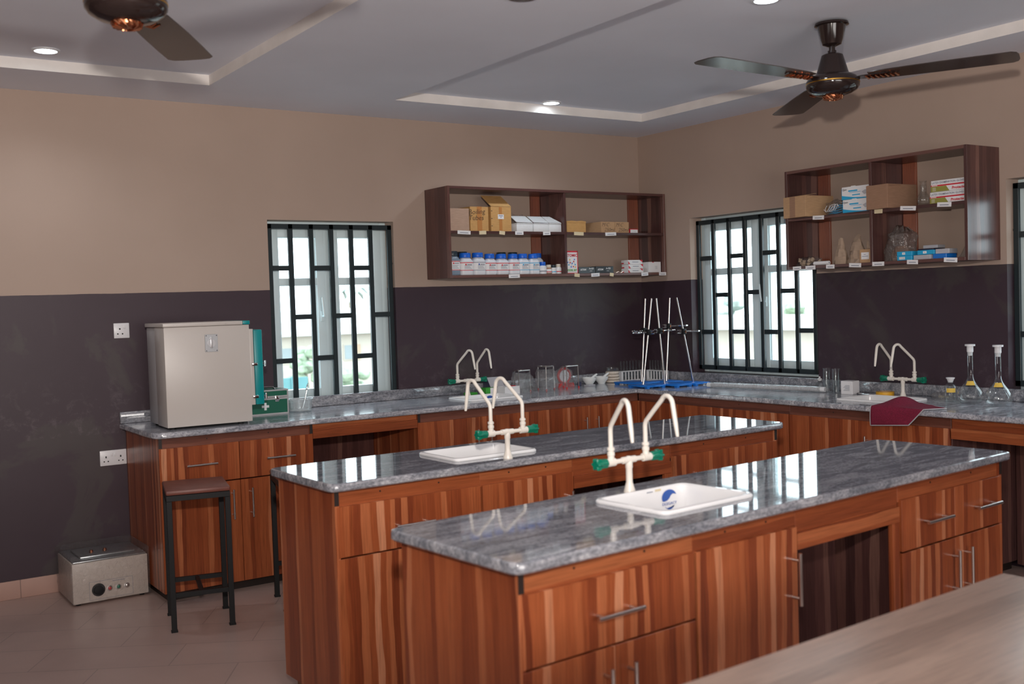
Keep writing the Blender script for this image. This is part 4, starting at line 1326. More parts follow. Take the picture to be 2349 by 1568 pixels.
def tube_rack(label, loc, rz, L, n):
    root = thing('test_tube_rack', label, 'test tube rack', (*loc, TOP), rz, 'white test tube racks')
    w = 0.05
    for nm, z in (('base_plate', 0.0), ('top_plate', 0.068)):
        mb = MB()
        holes = [] if z == 0 else [[(-L / 2 + L * (i + 0.5) / n + 0.0095 * math.cos(2 * PI * k / 12), 0.0095 * math.sin(2 * PI * k / 12)) for k in range(12)] for i in range(n)]
        mb.slab([(-L / 2, -w / 2), (L / 2, -w / 2), (L / 2, w / 2), (-L / 2, w / 2)], holes, z, z + 0.006)
        mb.build(nm, 'white', root)
    for x in (-L / 2 + 0.004, L / 2 - 0.004):
        mb = MB(); mb.box((x - 0.003, -w / 2, 0.006), (x + 0.003, w / 2, 0.068)); mb.build('end_plate', 'white', root)
    for i in range(n):
        x = -L / 2 + L * (i + 0.5) / n
        mb = MB(); mb.cyl((x, -w / 2 + 0.006, 0.006), (x, -w / 2 + 0.006, 0.066), 0.0042, seg=8); mb.build('drying_peg', 'white', root)
    c, s = math.cos(rz), math.sin(rz)
    for i in range(n):
        x = -L / 2 + L * (i + 0.5) / n
        tb = thing('test_tube', 'empty clear test tube standing in the ' + ('rack by the back wall' if rz == 0 else 'rack by the right wall'), 'test tube', (loc[0] + c * x, loc[1] + s * x, TOP + 0.007), 0, 'test tubes in the ' + ('back rack' if rz == 0 else 'right rack'))
        mb = MB(); mb.lathe([(0.002, 0.0), (0.006, 0.002), (0.008, 0.008), (0.008, 0.138), (0.0092, 0.141), (0.0072, 0.141), (0.0070, 0.010)], seg=14, cap1=False); mb.build('tube_wall', 'glass', tb)


tube_rack('white test tube rack along the back wall, left of the corner', (-0.195, -0.085), 0.0, 0.24, 8)
tube_rack('white test tube rack along the right wall, next to the corner', (-0.070, -0.235), -PI / 2, 0.19, 6)


def retort_stand(label, base_c, size, rz, rod0, rod1, clamp):
    root = thing('retort_stand', label, 'retort stand', (*base_c, TOP), rz, 'blue-based retort stands')
    inv = Matrix.Rotation(-rz, 4, 'Z') @ Matrix.Translation((-base_c[0], -base_c[1], -TOP))
    w, d = size
    mb = MB()
    mb.box((-w / 2, -d / 2, 0.010), (w / 2, d / 2, 0.021), 0.003)
    for sx in (-1, 1):
        for sy in (-1, 1):
            mb.box((sx * (w / 2 - 0.016) - 0.013, sy * (d / 2 - 0.016) - 0.013, 0.0), (sx * (w / 2 - 0.016) + 0.013, sy * (d / 2 - 0.016) + 0.013, 0.0105), 0.002)
    mb.build('base_plate', 'standblue', root)
    a, b = inv @ Vector((*rod0, TOP + 0.02)), inv @ Vector((*rod1, 1.515))
    mb = MB(); mb.cyl(a, b, 0.0058, seg=12)
    mb.build('rod', 'steel', root)
    mb = MB(); u = (b - a).normalized()
    mb.cyl(a + u * 0.001, a + u * 0.05, 0.0085, seg=12); mb.build('rod_socket', 'steel', root)
    if clamp:
        f, az, length, jaw = clamp
        p = a.lerp(b, f)
        d_ = Matrix.Rotation(-rz, 4, 'Z') @ Vector((math.cos(az), math.sin(az), 0))
        side = Vector((-d_.y, d_.x, 0))
        mb = MB()
        mb.box((-0.016, -0.016, -0.02), (0.016, 0.016, 0.02), 0.004, 0, Matrix.Translation(p))
        mb.cyl(p - side * 0.012, p - side * 0.034, 0.0035, seg=8); mb.cyl(p - side * 0.034 - Vector((0, 0, 0.009)), p - side * 0.034 + Vector((0, 0, 0.009)), 0.0035, seg=8, mi=1)
        for q_ in (-0.010, 0.010):
            mb.cyl(p + Vector((0, 0, q_)) - d_ * 0.014, p + Vector((0, 0, q_)) - d_ * 0.045, 0.0038, seg=8, mi=2)
            mb.cyl(p + Vector((0, 0, q_)) - d_ * 0.042 - side * 0.011, p + Vector((0, 0, q_)) - d_ * 0.042 + side * 0.011, 0.0034, seg=8, mi=2)
        cl = mb.build('clamp_boss', ['black', 'copper', 'chrome'], root)
        q = p + d_ * length
        mb = MB(); mb.cyl(p - d_ * 0.03, q, 0.0045, seg=10); mb.build('clamp_arm', 'steel', cl)
        if jaw:
            mb = MB()
            for s in (-1, 1):
                mb.tube([q, q + d_ * 0.02 + side * s * 0.016, q + d_ * 0.045 + side * s * 0.018, q + d_ * 0.062 + side * s * 0.008], [0.006, 0.0065, 0.0065, 0.005], 8)
            mb.cyl(q - d_ * 0.02 + side * 0.02, q - d_ * 0.02 - side * 0.02, 0.0035, seg=8)
            mb.build('clamp_jaws', 'chrome', cl)


GR = None
retort_stand('retort stand nearest the bench corner, clamp jaws pointing left', (-0.575, -0.69), (0.17, 0.21), R(-2), (-0.575, -0.655), (-0.48, -0.655), (0.605, R(165), 0.05, True))
retort_stand('rearmost left retort stand, nearly upright, clamp arm pointing left', (-0.44, -0.43), (0.20, 0.27), R(3), (-0.415, -0.455), (-0.362, -0.455), (0.615, R(195), 0.07, True))
retort_stand('third retort stand in front, rod leaning left, clamp pointing right', (-0.405, -0.765), (0.15, 0.24), R(2), (-0.445, -0.73), (-0.502, -0.73), (0.62, R(10), 0.10, True))
retort_stand('rearmost right retort stand, rod upright between the leaning ones', (-0.255, -0.545), (0.15, 0.19), R(-3), (-0.275, -0.56), (-0.222, -0.56), (0.66, R(-20), 0.08, True))
retort_stand('rightmost retort stand, rod leaning strongly left', (-0.240, -0.785), (0.15, 0.21), R(4), (-0.205, -0.765), (-0.345, -0.765), (0.60, R(-15), 0.06, True))

root = thing('wrapped_roll', 'long white roll wrapped in clear film below the right window', 'roll', (-0.255, -1.47, TOP + 0.019), R(100))
mb = MB(); mb.cyl((-0.44, 0, 0), (0.44, 0, 0), 0.0155, seg=18); mb.build('roll_core', 'foam', root)
mb = MB()
rr = []
rnd = random.Random(4)
for j in range(26):
    x = -0.47 + 0.94 * j / 25
    q = 0.0185 if 1 < j < 24 else 0.011
    rr.append([(x, (q + rnd.uniform(-0.0006, 0.001)) * math.cos(2 * PI * k / 14), (q + rnd.uniform(-0.0006, 0.0006)) * math.sin(2 * PI * k / 14)) for k in range(14)])
mb.rings(rr); mb.build('film_wrap', 'film', root, smooth=20)


def glass_vessel(name, label, cat, loc, prof, group=None, mat='glass', seg=30):
    root = thing(name, label, cat, (*loc, TOP), 0, group)
    mb = MB(); mb.lathe(prof, seg=seg, cap1=False); mb.build('glass_wall', mat, root)
    return root


JAR = [(0.001, 0.001), (0.021, 0.001), (0.0235, 0.004), (0.0235, 0.140), (0.0262, 0.149), (0.0245, 0.1495), (0.0222, 0.140), (0.0222, 0.006), (0.001, 0.005)]
glass_vessel('glass_jar', 'left of the two tall clear glass jars beside the right window', 'jar', (-0.14, -1.885), JAR, 'tall glass jars')
glass_vessel('glass_jar', 'right of the two tall clear glass jars, next to the white carton', 'jar', (-0.155, -1.968), JAR, 'tall glass jars')
root = glass_vessel('dropper_bottle', 'small clear bottle with white stopper behind the end of the wrapped roll', 'bottle', (-0.075, -1.775), [(0.001, 0.001), (0.024, 0.001), (0.026, 0.005), (0.026, 0.042), (0.018, 0.055), (0.011, 0.06), (0.011, 0.068)])
mb = MB(); mb.lathe([(0.010, 0.06), (0.014, 0.068), (0.014, 0.074), (0.006, 0.078), (0.005, 0.088)], seg=16); mb.build('stopper', 'white', root)
root = flat_box('small_carton', 'small white cube carton right of the glass jars', 'carton', (-0.19, -2.118, TOP), (0.075, 0.08, 0.08), 'paper', R(6))
mb = MB()
for k in range(6):
    mb.box((-0.0008, 0.02, 0.022 + 0.006 * k), (0.0, 0.062 - 0.006 * (k % 3), 0.0245 + 0.006 * k))
mb.build('fine_print', 'greyink', root)
root = thing('tape_roll', 'roll of orange-yellow tape lying behind the right bench sink', 'tape', (-0.125, -2.30, TOP))
mb = MB(); mb.lathe([(0.052, 0.0005), (0.052, 0.023), (0.040, 0.023), (0.040, 0.0005)], seg=36, cap0=False, cap1=False); mb.rings([[(0.052 * math.cos(2 * PI * k / 36), 0.052 * math.sin(2 * PI * k / 36), 0.0005) for k in range(36)], [(0.040 * math.cos(2 * PI * k / 36), 0.040 * math.sin(2 * PI * k / 36), 0.0005) for k in range(36)]], True, False, False)
mb.build('tape_band', 'yellow', root)
mb = MB(); mb.lathe([(0.0398, 0.001), (0.0398, 0.0225), (0.037, 0.0225), (0.037, 0.001)], seg=36, cap0=False, cap1=False); mb.build('cardboard_core', 'card1', root)
root = thing('forceps', 'black and steel forceps lying flat left of the yellow tape', 'forceps', (-0.155, -2.19, TOP + 0.003), R(-95))
mb = MB(); mb.tube([(-0.06, 0.006, 0.002), (0.0, 0.008, 0.003), (0.07, 0.001, 0.002)], [0.002, 0.003, 0.002], 6); mb.tube([(-0.06, -0.006, 0.002), (0.0, -0.008, 0.003), (0.07, -0.001, 0.002)], [0.002, 0.003, 0.002], 6); mb.build('arms', 'chrome', root)
mb = MB(); mb.tube([(-0.062, 0.007, 0.002), (-0.068, 0.0, 0.002), (-0.062, -0.007, 0.002)], 0.004, 6); mb.build('grip', 'black', root)
root = thing('film_packet', 'crumpled clear packet on the right bench behind the right end of the sink', 'packet', (-0.10, -2.665, TOP), R(-90))
crumpled(root, 0.062, 0.035, 21, 'film', 'film_bag', 0.6, 0.5)
mb = MB(); mb.box((-0.06, 0.045, 0.0005), (0.0, 0.06, 0.012), 0.003); mb.build('paper_insert', 'buff', root)

root = thing('reagent_bottle', 'clear stoppered bottle with yellow label, left of the two flasks', 'bottle', (-0.235, -2.805, TOP))
mb = MB(); mb.box((-0.055, -0.07, 0.0005), (0.055, 0.07, 0.003), 0.001, seg=1); mb.build('glass_tile', 'tub', root)
mb = MB(); mb.lathe([(0.001, 0.004), (0.030, 0.004), (0.032, 0.007), (0.032, 0.082), (0.026, 0.096), (0.015, 0.104), (0.015, 0.118)], seg=28, cap1=False); mb.build('glass_wall', 'glass', root)
mb = MB(); mb.lathe([(0.012, 0.108), (0.0165, 0.120), (0.019, 0.127), (0.023, 0.129), (0.023, 0.135), (0.012, 0.136)], seg=20); mb.build('stopper', 'white', root)


def label_patch(root, r, z0, z1, a0, a1, mat, name='yellow_label', r1=None):
    mb = MB()
    r1 = r if r1 is None else r1
    n = 10
    ang = [a0 + (a1 - a0) * k / n for k in range(n + 1)]
    mb.rings([[(q * math.cos(t), q * math.sin(t), z) for t in ang] for q, z in ((r, z0), (r1, z1))], False, False, False)
    return mb.build(name, mat, root)


label_patch(root, 0.0325, 0.055, 0.078, R(175), R(262), 'ylabel')


def flask(label, loc, a_lab):
    root = thing('volumetric_flask', label, 'flask', (*loc, TOP), 0, 'stoppered volumetric flasks')
    mb = MB()
    mb.lathe([(0.001, 0.003), (0.034, 0.0005), (0.047, 0.003), (0.060, 0.014), (0.0665, 0.030), (0.0665, 0.044), (0.060, 0.064), (0.047, 0.085), (0.032, 0.105), (0.021, 0.122), (0.0155, 0.138), (0.0143, 0.155), (0.0141, 0.26), (0.0150, 0.268)], seg=40, cap1=False)
    mb.build('glass_wall', 'glass', root)
    mb = MB(); mb.lathe([(0.011, 0.25), (0.0130, 0.266), (0.0162, 0.270), (0.0162, 0.298), (0.0166, 0.299), (0.0255, 0.300), (0.0255, 0.309), (0.010, 0.310)], seg=24)
    mb.build('stopper', 'white', root)
    label_patch(root, 0.0385, 0.098, 0.119, a_lab - 0.62, a_lab + 0.62, 'ylabel', r1=0.0245)
    root.scale = (1.03, 1.03, 1.03)
    return root


flask('left of two stoppered volumetric flasks with yellow labels on the right bench', (-0.235, -2.925), R(212))
flask('rightmost stoppered volumetric flask with yellow label on the right bench', (-0.26, -3.10), R(212))

# maroon towel over the front edge of the right bench
root = thing('towel', 'maroon towel draped over the edge of the right bench by the sink', 'towel', (-0.676, -2.76, TOP))
NU, NV = 26, 26
rnd = random.Random(2)


def towel_pt(u, v):
    """u along the bench edge, v from the hanging hem to the crumpled back corner"""
    if v < 0.42:                                   # hanging part
        k = v / 0.42
        y = 0.135 - u * (0.235 + 0.085 * k)
        z = -0.100 + 0.018 * u + (0.103 - 0.018 * u) * k
        x = -0.006 - 0.010 * math.sin(k * PI) * (0.4 + 0.6 * math.sin(u * 5)) - 0.004 * (1 - k)
        x = min(x, -0.006)
        return (x, y, z)
    k = (v - 0.42) / 0.58                          # part lying on the slab
    ya = 0.135 - u * 0.32
    yb = 0.145 - u * 0.325
    bump_ = 0.045 * math.exp(-((u - 0.30) / 0.2) ** 2) * math.sin(min(1, k * 1.1) * PI) + 0.002 * math.sin(u * 22) * k
    depth = (0.30 - 0.18 * abs(u - 0.25) - 0.05 * u)
    return (-0.004 + depth * k * (1 if u < 0.8 else 1), ya + (yb - ya) * k - 0.06 * u * k, 0.0045 + max(0.0, bump_))


grid = [[towel_pt(i / NU, j / NV) for i in range(NU + 1)] for j in range(NV + 1)]
mb = MB(); mb.sheet(grid)
o = mb.build('cloth', 'towel', root, smooth=60)
md = o.modifiers.new('thick', 'SOLIDIFY'); md.thickness = 0.003; md.offset = 0
border = [grid[0][i] for i in range(NU + 1)] + [grid[j][NU] for j in range(1, NV + 1)] + [grid[NV][i] for i in range(NU - 1, -1, -1)] + [grid[j][0] for j in range(NV - 1, 0, -1)]
mb = MB(); mb.tube(border, 0.003, 6, closed=True); mb.build('hem', 'hem', root)

# box-shaped bath on the floor
root = thing('water_bath', 'beige electric water bath in clear film on the floor below the double socket', 'water bath', (-4.312, -0.405, 0))
w, d, h = 0.388, 0.355, 0.225
mb = MB()
for x in (0.03, w - 0.03):
    for y in (0.03, d - 0.03):
        mb.lathe([(0.013, 0.0), (0.015, 0.010)], (x, y, 0), 12)
mb.build('feet', 'black', root)
mb = MB(); mb.box((0, 0, 0.010), (w, d, h), 0.006); mb.build('housing', 'bath', root)
mb = MB(); mb.box((0.006, 0.004, h), (w - 0.006, d - 0.004, h + 0.008), 0.003); mb.box((0.055, 0.06, h + 0.008), (w - 0.05, d - 0.06, h + 0.02), 0.006)
ld = mb.build('lid', 'bathlid', root)
for x in (0.13, 0.2):
    mb = MB(); mb.lathe([(0.011, h + 0.02), (0.012, h + 0.025), (0.007, h + 0.035)], (x, 0.14, 0), 16); mb.build('lid_knob', 'copper', ld)
mb = MB(); mb.box((0.082, -0.0022, 0.022), (0.305, 0.0, 0.118), 0.001, seg=1)
mb.box((0.20, -0.0028, 0.106), (0.265, -0.002, 0.109), 0, 1)
for a, b_ in (((0.082, -0.0026, 0.022), (0.305, -0.0021, 0.0235)), ((0.082, -0.0026, 0.1165), (0.305, -0.0021, 0.118)), ((0.082, -0.0026, 0.022), (0.0835, -0.0021, 0.118)), ((0.3035, -0.0026, 0.022), (0.305, -0.0021, 0.118))):
    mb.box(a, b_, 0, 1)
pn = mb.build('control_panel', ['bath', 'greyink'], root)
mb = MB(); mb.lathe([(0.034, 0), (0.034, 0.003), (0.027, 0.004), (0.024, 0.016), (0.010, 0.018)], (0.128, -0.0022, 0.072), 28, (0, -1, 0)); mb.build('dial', 'black', pn)
for x, mt in ((0.184, 'redp'), (0.229, 'green'), (0.273, 'steel')):
    mb = MB(); mb.lathe([(0.0145, 0), (0.0145, 0.004), (0.009, 0.005)], (x, -0.0022, 0.072), 20, (0, -1, 0)); mb.lathe([(0.0095, 0.004), (0.008, 0.009), (0.003, 0.011)], (x, -0.0022, 0.072), 16, (0, -1, 0), 1); mb.build('indicator', ['steel', mt], pn)
# film: a loose skin just off the housing
bm = bmesh.new()
bmesh.ops.create_cube(bm, size=1.0)
bmesh.ops.subdivide_edges(bm, edges=bm.edges[:], cuts=9, use_grid_fill=True)
rnd = random.Random(6)
for v in bm.verts:
    n_ = v.co.normalized()
    v.co = Vector(((v.co.x + 0.5) * (w + 0.007) - 0.004, (v.co.y + 0.5) * (d + 0.02) - 0.010, (v.co.z + 0.5) * (h + 0.026) + 0.012))
    v.co += Vector((n_.x * rnd.uniform(0, 0.006) if v.co.x < w else n_.x * 0.004, n_.y * rnd.uniform(-0.002, 0.008), abs(n_.z) * rnd.uniform(0.0, 0.006)))
mb = MB(); mb.bm.free(); mb.bm = bm
mb.build('film_wrap', 'skin', root, smooth=25)

# sockets
root = thing('wall_socket', 'single white socket outlet on the dark wall left of the incubator', 'socket', (-3.907, 0, 1.43))
mb = MB(); mb.box((-0.043, -0.010, -0.043), (0.043, -0.001, 0.043), 0.003); pl = mb.build('plate', 'socket', root)
mb = MB(); mb.box((0.008, -0.0135, 0.012), (0.022, -0.010, 0.032), 0.002); mb.build('switch', 'socket', pl)
mb = MB(); mb.cyl((-0.010, -0.0102, 0.010), (-0.010, -0.0112, 0.010), 0.0048, seg=12)
for x in (-0.022, 0.004):
    mb.cyl((x, -0.0102, -0.018), (x, -0.0112, -0.018), 0.0042, seg=12)
mb.build('pin_holes', 'hole', pl)
root = thing('wall_socket', 'double white socket outlet on the dark wall above the water bath', 'socket', (-3.984, 0, 0.712))
mb = MB(); mb.box((-0.073, -0.010, -0.043), (0.073, -0.001, 0.043), 0.003); pl = mb.build('plate', 'socket', root)
for s in (-1, 1):
    mb = MB(); mb.box((s * 0.009 - 0.006, -0.0135, 0.008), (s * 0.009 + 0.006, -0.010, 0.028), 0.002); mb.build('switch', 'socket', pl)
mb = MB()
for x in (-0.040, 0.040):
    mb.box((x - 0.0035, -0.0112, 0.0), (x + 0.0035, -0.0102, 0.011))
    for q in (-0.011, 0.011):
        mb.box((x + q - 0.0035, -0.0112, -0.022), (x + q + 0.0035, -0.0102, -0.016))
mb.build('pin_holes', 'hole', pl)


# ------------------------------------------------------------------ shelf contents, back wall
def carton(label, x0, x1, zb, zt, mat, yf=-0.265, depth=0.2, cat='carton', name='carton', group=None, tape=None, rz=0.0, bevel=0.0015):
    root = thing(name, label, cat, (x0, yf, zb), rz, group)
    w, h = x1 - x0, zt - zb
    mb = MB(); mb.box((0, 0, 0), (w, depth, h), bevel, seg=1); mb.build('box_body', mat, root)
    if tape:
        mb = MB(); a, b, lo = tape
        mb.box((a, -0.0009, lo * h), (b, 0.0, h)); mb.box((a, -0.0009, h), (b, depth * 0.8, h + 0.0009)); mb.build('packing_tape', 'tape', root)
    return root


c1 = carton('plain pinkish carton at the left end of the shelf on the back wall', -1.868, -1.712, S1M, 2.148, 'card3', depth=0.20)
c2 = carton('carton with handwritten words Boiling Tubes on the back wall shelf', -1.704, -1.560, S1M, 2.162, 'card2', depth=0.22, tape=(0.055, 0.092, 0.02))
text('Boiling', 0.048, (0.052, -0.0014, 0.128), FACE_Y, 'ink', c2, 'handwriting', rot=0.06, shear=0.15, bold=-0.0005)
text('Tubes', 0.048, (0.046, -0.0014, 0.088), FACE_Y, 'ink', c2, 'handwriting', rot=0.02, shear=0.15, bold=-0.0005)
mb = MB(); mb.box((0.0, 0.0, 0.163), (0.144, 0.10, 0.1645), 0, 0, Matrix.Translation((0, 0.1, 0.0)) ); mb.build('lid_flap', 'card2', c2)
c3 = carton('tall carton with raised lid flap and small white label on the back wall shelf', -1.540, -1.375, S1M, 2.166, 'card2', depth=0.21)
T = Matrix.Translation((0, 0.0, 0.168)) @ Matrix.Rotation(R(38), 4, 'X')
mb = MB(); mb.prism([(0, 0), (0.165, 0), (0.150, 0.13), (-0.012, 0.13)], 0.0, 0.002, T); mb.build('lid_flap', 'card2', c3)
mb = MB(); mb.box((0.066, -0.001, 0.0), (0.09, 0.0, 0.164)); mb.build('packing_tape', 'tape', c3)
mb = MB(); mb.box((0.055, -0.002, 0.084), (0.103, -0.001, 0.115)); mb.box((0.062, -0.0023, 0.103), (0.096, -0.0019, 0.109), 0, 1); mb.box((0.072, -0.0023, 0.094), (0.086, -0.0019, 0.098), 0, 1); mb.build('white_label', ['paper', 'greyink'], c3)
mb = MB()
for z in (0.035, 0.085, 0.135):
    mb.box((0.002, -0.0008, z), (0.012, 0.0, z + 0.004), 0, 0, Matrix.Translation((0, 0, 0)) @ Matrix.Rotation(R(0), 4, 'Y'))
mb.build('hand_holes', 'ink', c3)
for i, (x0, x1, lab) in enumerate(((-1.335, -1.200, 'left white foam tray, next to the tall flapped carton'), (-1.192, -1.065, 'middle white foam tray on the back wall shelf'), (-1.062, -0.955, 'right white foam tray, against the shelf divider'))):
    root = thing('foam_tray', lab, 'tray', (x0, -0.268, S1M), 0, 'white foam trays')
    w = x1 - x0
    mb = MB(); mb.box((0, 0, 0.0), (w, 0.16, 0.054), 0.004); mb.box((0.001, -0.002, 0.054), (w - 0.001, 0.16, 0.060), 0.002); mb.build('tray_body', 'foam', root)
    T = Matrix.Translation((0, 0.0, 0.062)) @ Matrix.Rotation(R(30), 4, 'X')
    mb = MB(); mb.prism([(0.001, 0.006), (w - 0.002, 0.0), (w - 0.004, 0.10), (0.003, 0.10)] if i < 2 else [(0.0, 0.0), (w, 0.0), (w - 0.04, 0.10), (0.0, 0.10)], 0.0, 0.003, T); mb.build('lid', 'foam', root)
root = thing('film_sheet', 'loose clear film sticking up behind the foam trays', 'plastic film', (-1.31, -0.16, S1M + 0.0))
mb = MB(); mb.sheet([[(-0.05 + 0.17 * i / 8, 0.03 + 0.012 * math.sin(i * 1.7 + j), 0.02 + 0.025 * j + (0.02 * math.cos(i * 0.5) if j == 5 else 0)) for i in range(9)] for j in range(6)]); mb.build('film', 'film', root)

root = carton('open brown carton just right of the shelf divider on the back wall', -0.905, -0.735, S1M, 2.078, 'card2', depth=0.13)
mb = MB()
mb.prism([(0, 0.079), (0.04, 0.083), (0.09, 0.080), (0.13, 0.084), (0.17, 0.078), (0.17, 0.070), (0, 0.070)], 0.0, 0.002, FACE_Y @ Matrix.Translation((0, 0, 0.0))); mb.build('torn_edge', 'card2', root)
for lab, x0, x1 in (('left carton marked M/C 250ml on the back wall shelf', -0.594, -0.466), ('right carton marked M/C 250ml on the back wall shelf', -0.463, -0.335)):
    c = carton(lab, x0, x1, S1M, 2.079, 'card1', depth=0.235, group='cartons marked in pen')
    text('M/C', 0.038, (0.036, -0.0012, 0.058), FACE_Y, 'ink', c, 'handwriting', shear=0.35, bold=-0.0008)
    text('250ml', 0.038, (0.072, -0.0012, 0.022), FACE_Y, 'ink', c, 'handwriting', shear=0.35, bold=-0.0008)
c = carton('tiny white and red carton at the right end of the upper back shelf', -0.322, -0.250, S1M, 2.030, 'paper', depth=0.06)
mb = MB(); mb.box((-0.0008, 0.0, 0.0), (0.0, 0.06, 0.031)); mb.box((0.0, -0.0008, 0.026), (0.072, 0.0, 0.031)); mb.build('red_side', 'red', c)
text('- -----', 0.010, (0.04, -0.001, 0.014), FACE_Y, 'greyink', c, 'fine_print')


def reagent(label, xc, yf, w, zt, body='bottle', cap='bcap', stripe='red', round_=0.3, mark='red'):
    """square-shouldered plastic bottle with screw cap and printed label"""
    h = zt - S1B
    d = w * 0.82
    root = thing('reagent_jar', label, 'bottle', (xc, yf + d / 2, S1B), R(random.uniform(-5, 5)), 'plastic reagent bottles on the back wall shelf')
    ch = 0.034
    sh = h - ch
    r = w * round_

    def ring(f, z):
        return ring3(rrect(0, 0, w * f, d * f, r * f, 5), z)
    mb = MB()
    mb.rings([ring(0.90, 0.0), ring(0.98, 0.004), ring(1.0, 0.010), ring(1.0, sh * 0.77), ring(0.96, sh * 0.84), ring(0.80, sh * 0.94), ring(0.66, sh * 0.985), ring(0.62, sh + 0.002)])
    mb.build('bottle_body', body, root)
    mb = MB()
    cr = w * 0.385
    mb.lathe([(cr * 1.0, sh + 0.003), (cr * 1.04, sh + 0.006), (cr * 1.04, sh + 0.009), (cr, sh + 0.010), (cr, h - 0.004), (cr * 0.93, h)], seg=28)
    mb.build('screw_cap', cap, root)
    z0, z1 = sh * 0.26, sh * 0.76

    def lring(z, k=1.006):
        return ring3(rrect(0, 0, w * k, d * k, r, 5), z)
    mb = MB(); mb.rings([lring(z0), lring(z1)], True, False, False); lb = mb.build('paper_label', 'paper', root)
    mb = MB()
    mb.rings([lring(z0 + 0.001, 1.012), lring(z0 + 0.005, 1.012)], True, False, False)
    mb.rings([lring(z1 - 0.006, 1.012), lring(z1 - 0.001, 1.012)], True, False, False)
    mb.build('label_stripe', stripe, lb)
    yy = -d / 2 * 1.006 - 0.0008
    mb = MB()
    for k in range(4):
        mb.box((-w * 0.26, yy - 0.0003, z0 + 0.012 + 0.007 * k), (w * (0.30 - 0.07 * (k % 3)), yy + 0.0005, z0 + 0.0145 + 0.007 * k))
    mb.build('fine_print', 'greyink', lb)
    mb = MB(); mb.cyl((-w * 0.16, yy, z1 - 0.016), (-w * 0.16, yy - 0.0006, z1 - 0.016), 0.0055, seg=14); mb.box((-w * 0.06, yy - 0.0004, z1 - 0.019), (w * 0.3, yy + 0.0004, z1 - 0.013), 0, 1); mb.build('printed_mark', [mark, 'greyink'], lb)
    return root


reagent('grey bottle with dark cap, at the left end of the bottle row', -1.827, -0.262, 0.086, 1.868, 'bottled', 'dcap', 'red')
reagent('white bottle with blue cap, second from the left in the front row', -1.729, -0.262, 0.098, 1.856, stripe='red')
b3 = reagent('white bottle with printed sleeve, third from the left in the front row', -1.630, -0.262, 0.096, 1.858, stripe='greyink', mark='blueink')
reagent('white bottle with red-striped label, fourth from the left in the front row', -1.538, -0.262, 0.088, 1.850)
reagent('white bottle with red-striped label, fifth from the left in the front row', -1.444, -0.262, 0.098, 1.849)
reagent('white bottle with red-striped label, sixth from the left in the front row', -1.349, -0.262, 0.088, 1.849)
reagent('white bottle with blue-striped label, seventh from the left in the front row', -1.268, -0.262, 0.086, 1.850, stripe='skyblue', mark='skyblue')
reagent('white bottle with blue-striped label, eighth from the left in the front row', -1.181, -0.262, 0.084, 1.849, stripe='skyblue', mark='skyblue')
reagent('bottle with blue cap set back behind the small blue-capped bottle', -1.085, -0.175, 0.088, 1.858)
reagent('blue-capped bottle at the back behind the grey one', -1.772, -0.125, 0.082, 1.856)
reagent('dark-capped bottle at the back, above the second front bottle', -1.668, -0.125, 0.086, 1.872, 'bottled', 'dcap')
reagent('dark-capped bottle at the back, above the fifth front bottle', -1.352, -0.125, 0.086, 1.868, 'bottle', 'dcap')
reagent('dark-capped bottle at the back, above the seventh front bottle', -1.255, -0.125, 0.086, 1.868, 'bottle', 'dcap')


def vial(label, xc, w, zt, cap, mat, band):
    h = zt - S1B
    root = thing('small_bottle', label, 'bottle', (xc, -0.235, S1B), 0, 'small bottles by the shelf divider')
    mb = MB(); mb.lathe([(w * 0.44, 0), (w * 0.5, 0.003), (w * 0.5, h * 0.6), (w * 0.42, h * 0.68), (w * 0.34, h * 0.72)], seg=22); mb.build('bottle_body', mat, root)
    mb = MB(); mb.lathe([(w * 0.38, h * 0.70), (w * 0.40, h * 0.72), (w * 0.40, h * 0.97), (w * 0.36, h)], seg=22); mb.build('screw_cap', cap, root)
    mb = MB(); mb.lathe([(w * 0.507, h * 0.14), (w * 0.507, h * 0.54)], seg=22, cap0=False, cap1=False); mb.lathe([(w * 0.513, h * 0.20), (w * 0.513, h * 0.29)], seg=22, cap0=False, cap1=False, mi=1); mb.build('paper_label', ['paper', band], root)


vial('small white bottle with blue cap, first of the four small bottles', -1.105, 0.055, 1.793, 'bcap', 'bottle', 'greyink')
vial('small brown-labelled bottle with ivory cap, second of the four small bottles', -1.053, 0.045, 1.773, 'wcap', 'card4', 'red')
vial('small bottle with black cap, third of the four small bottles', -1.012, 0.042, 1.772, 'dcap', 'white', 'skyblue')
vial('small bottle with ivory cap and red band, next to the shelf divider', -0.968, 0.042, 1.777, 'wcap', 'white', 'red')

c = carton('upright white and red carton for a molecule kit, right of the shelf divider', -0.928, -0.816, S1B, 1.869, 'paper', depth=0.045)
mb = MB()
for a, b in (((0.0, 0.150), (0.112, 0.161)), ((0.0, 0.0), (0.112, 0.006)), ((0.106, 0.0), (0.112, 0.161)), ((0.0, 0.0), (0.005, 0.161))):
    mb.box((a[0], -0.0009, a[1]), (b[0], 0.0, b[1]))
mb.build('red_border', 'red', c)
text('ATOMIC', 0.027, (0.054, -0.0012, 0.128), FACE_Y, 'red', c, 'lettering', bold=0.0008)
text('MODEL SET', 0.0185, (0.054, -0.0012, 0.024), FACE_Y, 'grn2', c, 'lettering', bold=0.0006)
atoms = [(0.030, 0.062, 'skyblue'), (0.043, 0.078, 'red'), (0.060, 0.072, 'bcap'), (0.074, 0.086, 'red'), (0.086, 0.064, 'skyblue'), (0.050, 0.048, 'bcap'), (0.070, 0.050, 'red'), (0.040, 0.098, 'yellow'), (0.080, 0.100, 'bcap'), (0.088, 0.046, 'yellow'), (0.020, 0.080, 'bcap')]
mb = MB()
mats = ['skyblue', 'red', 'bcap', 'yellow', 'greyink']
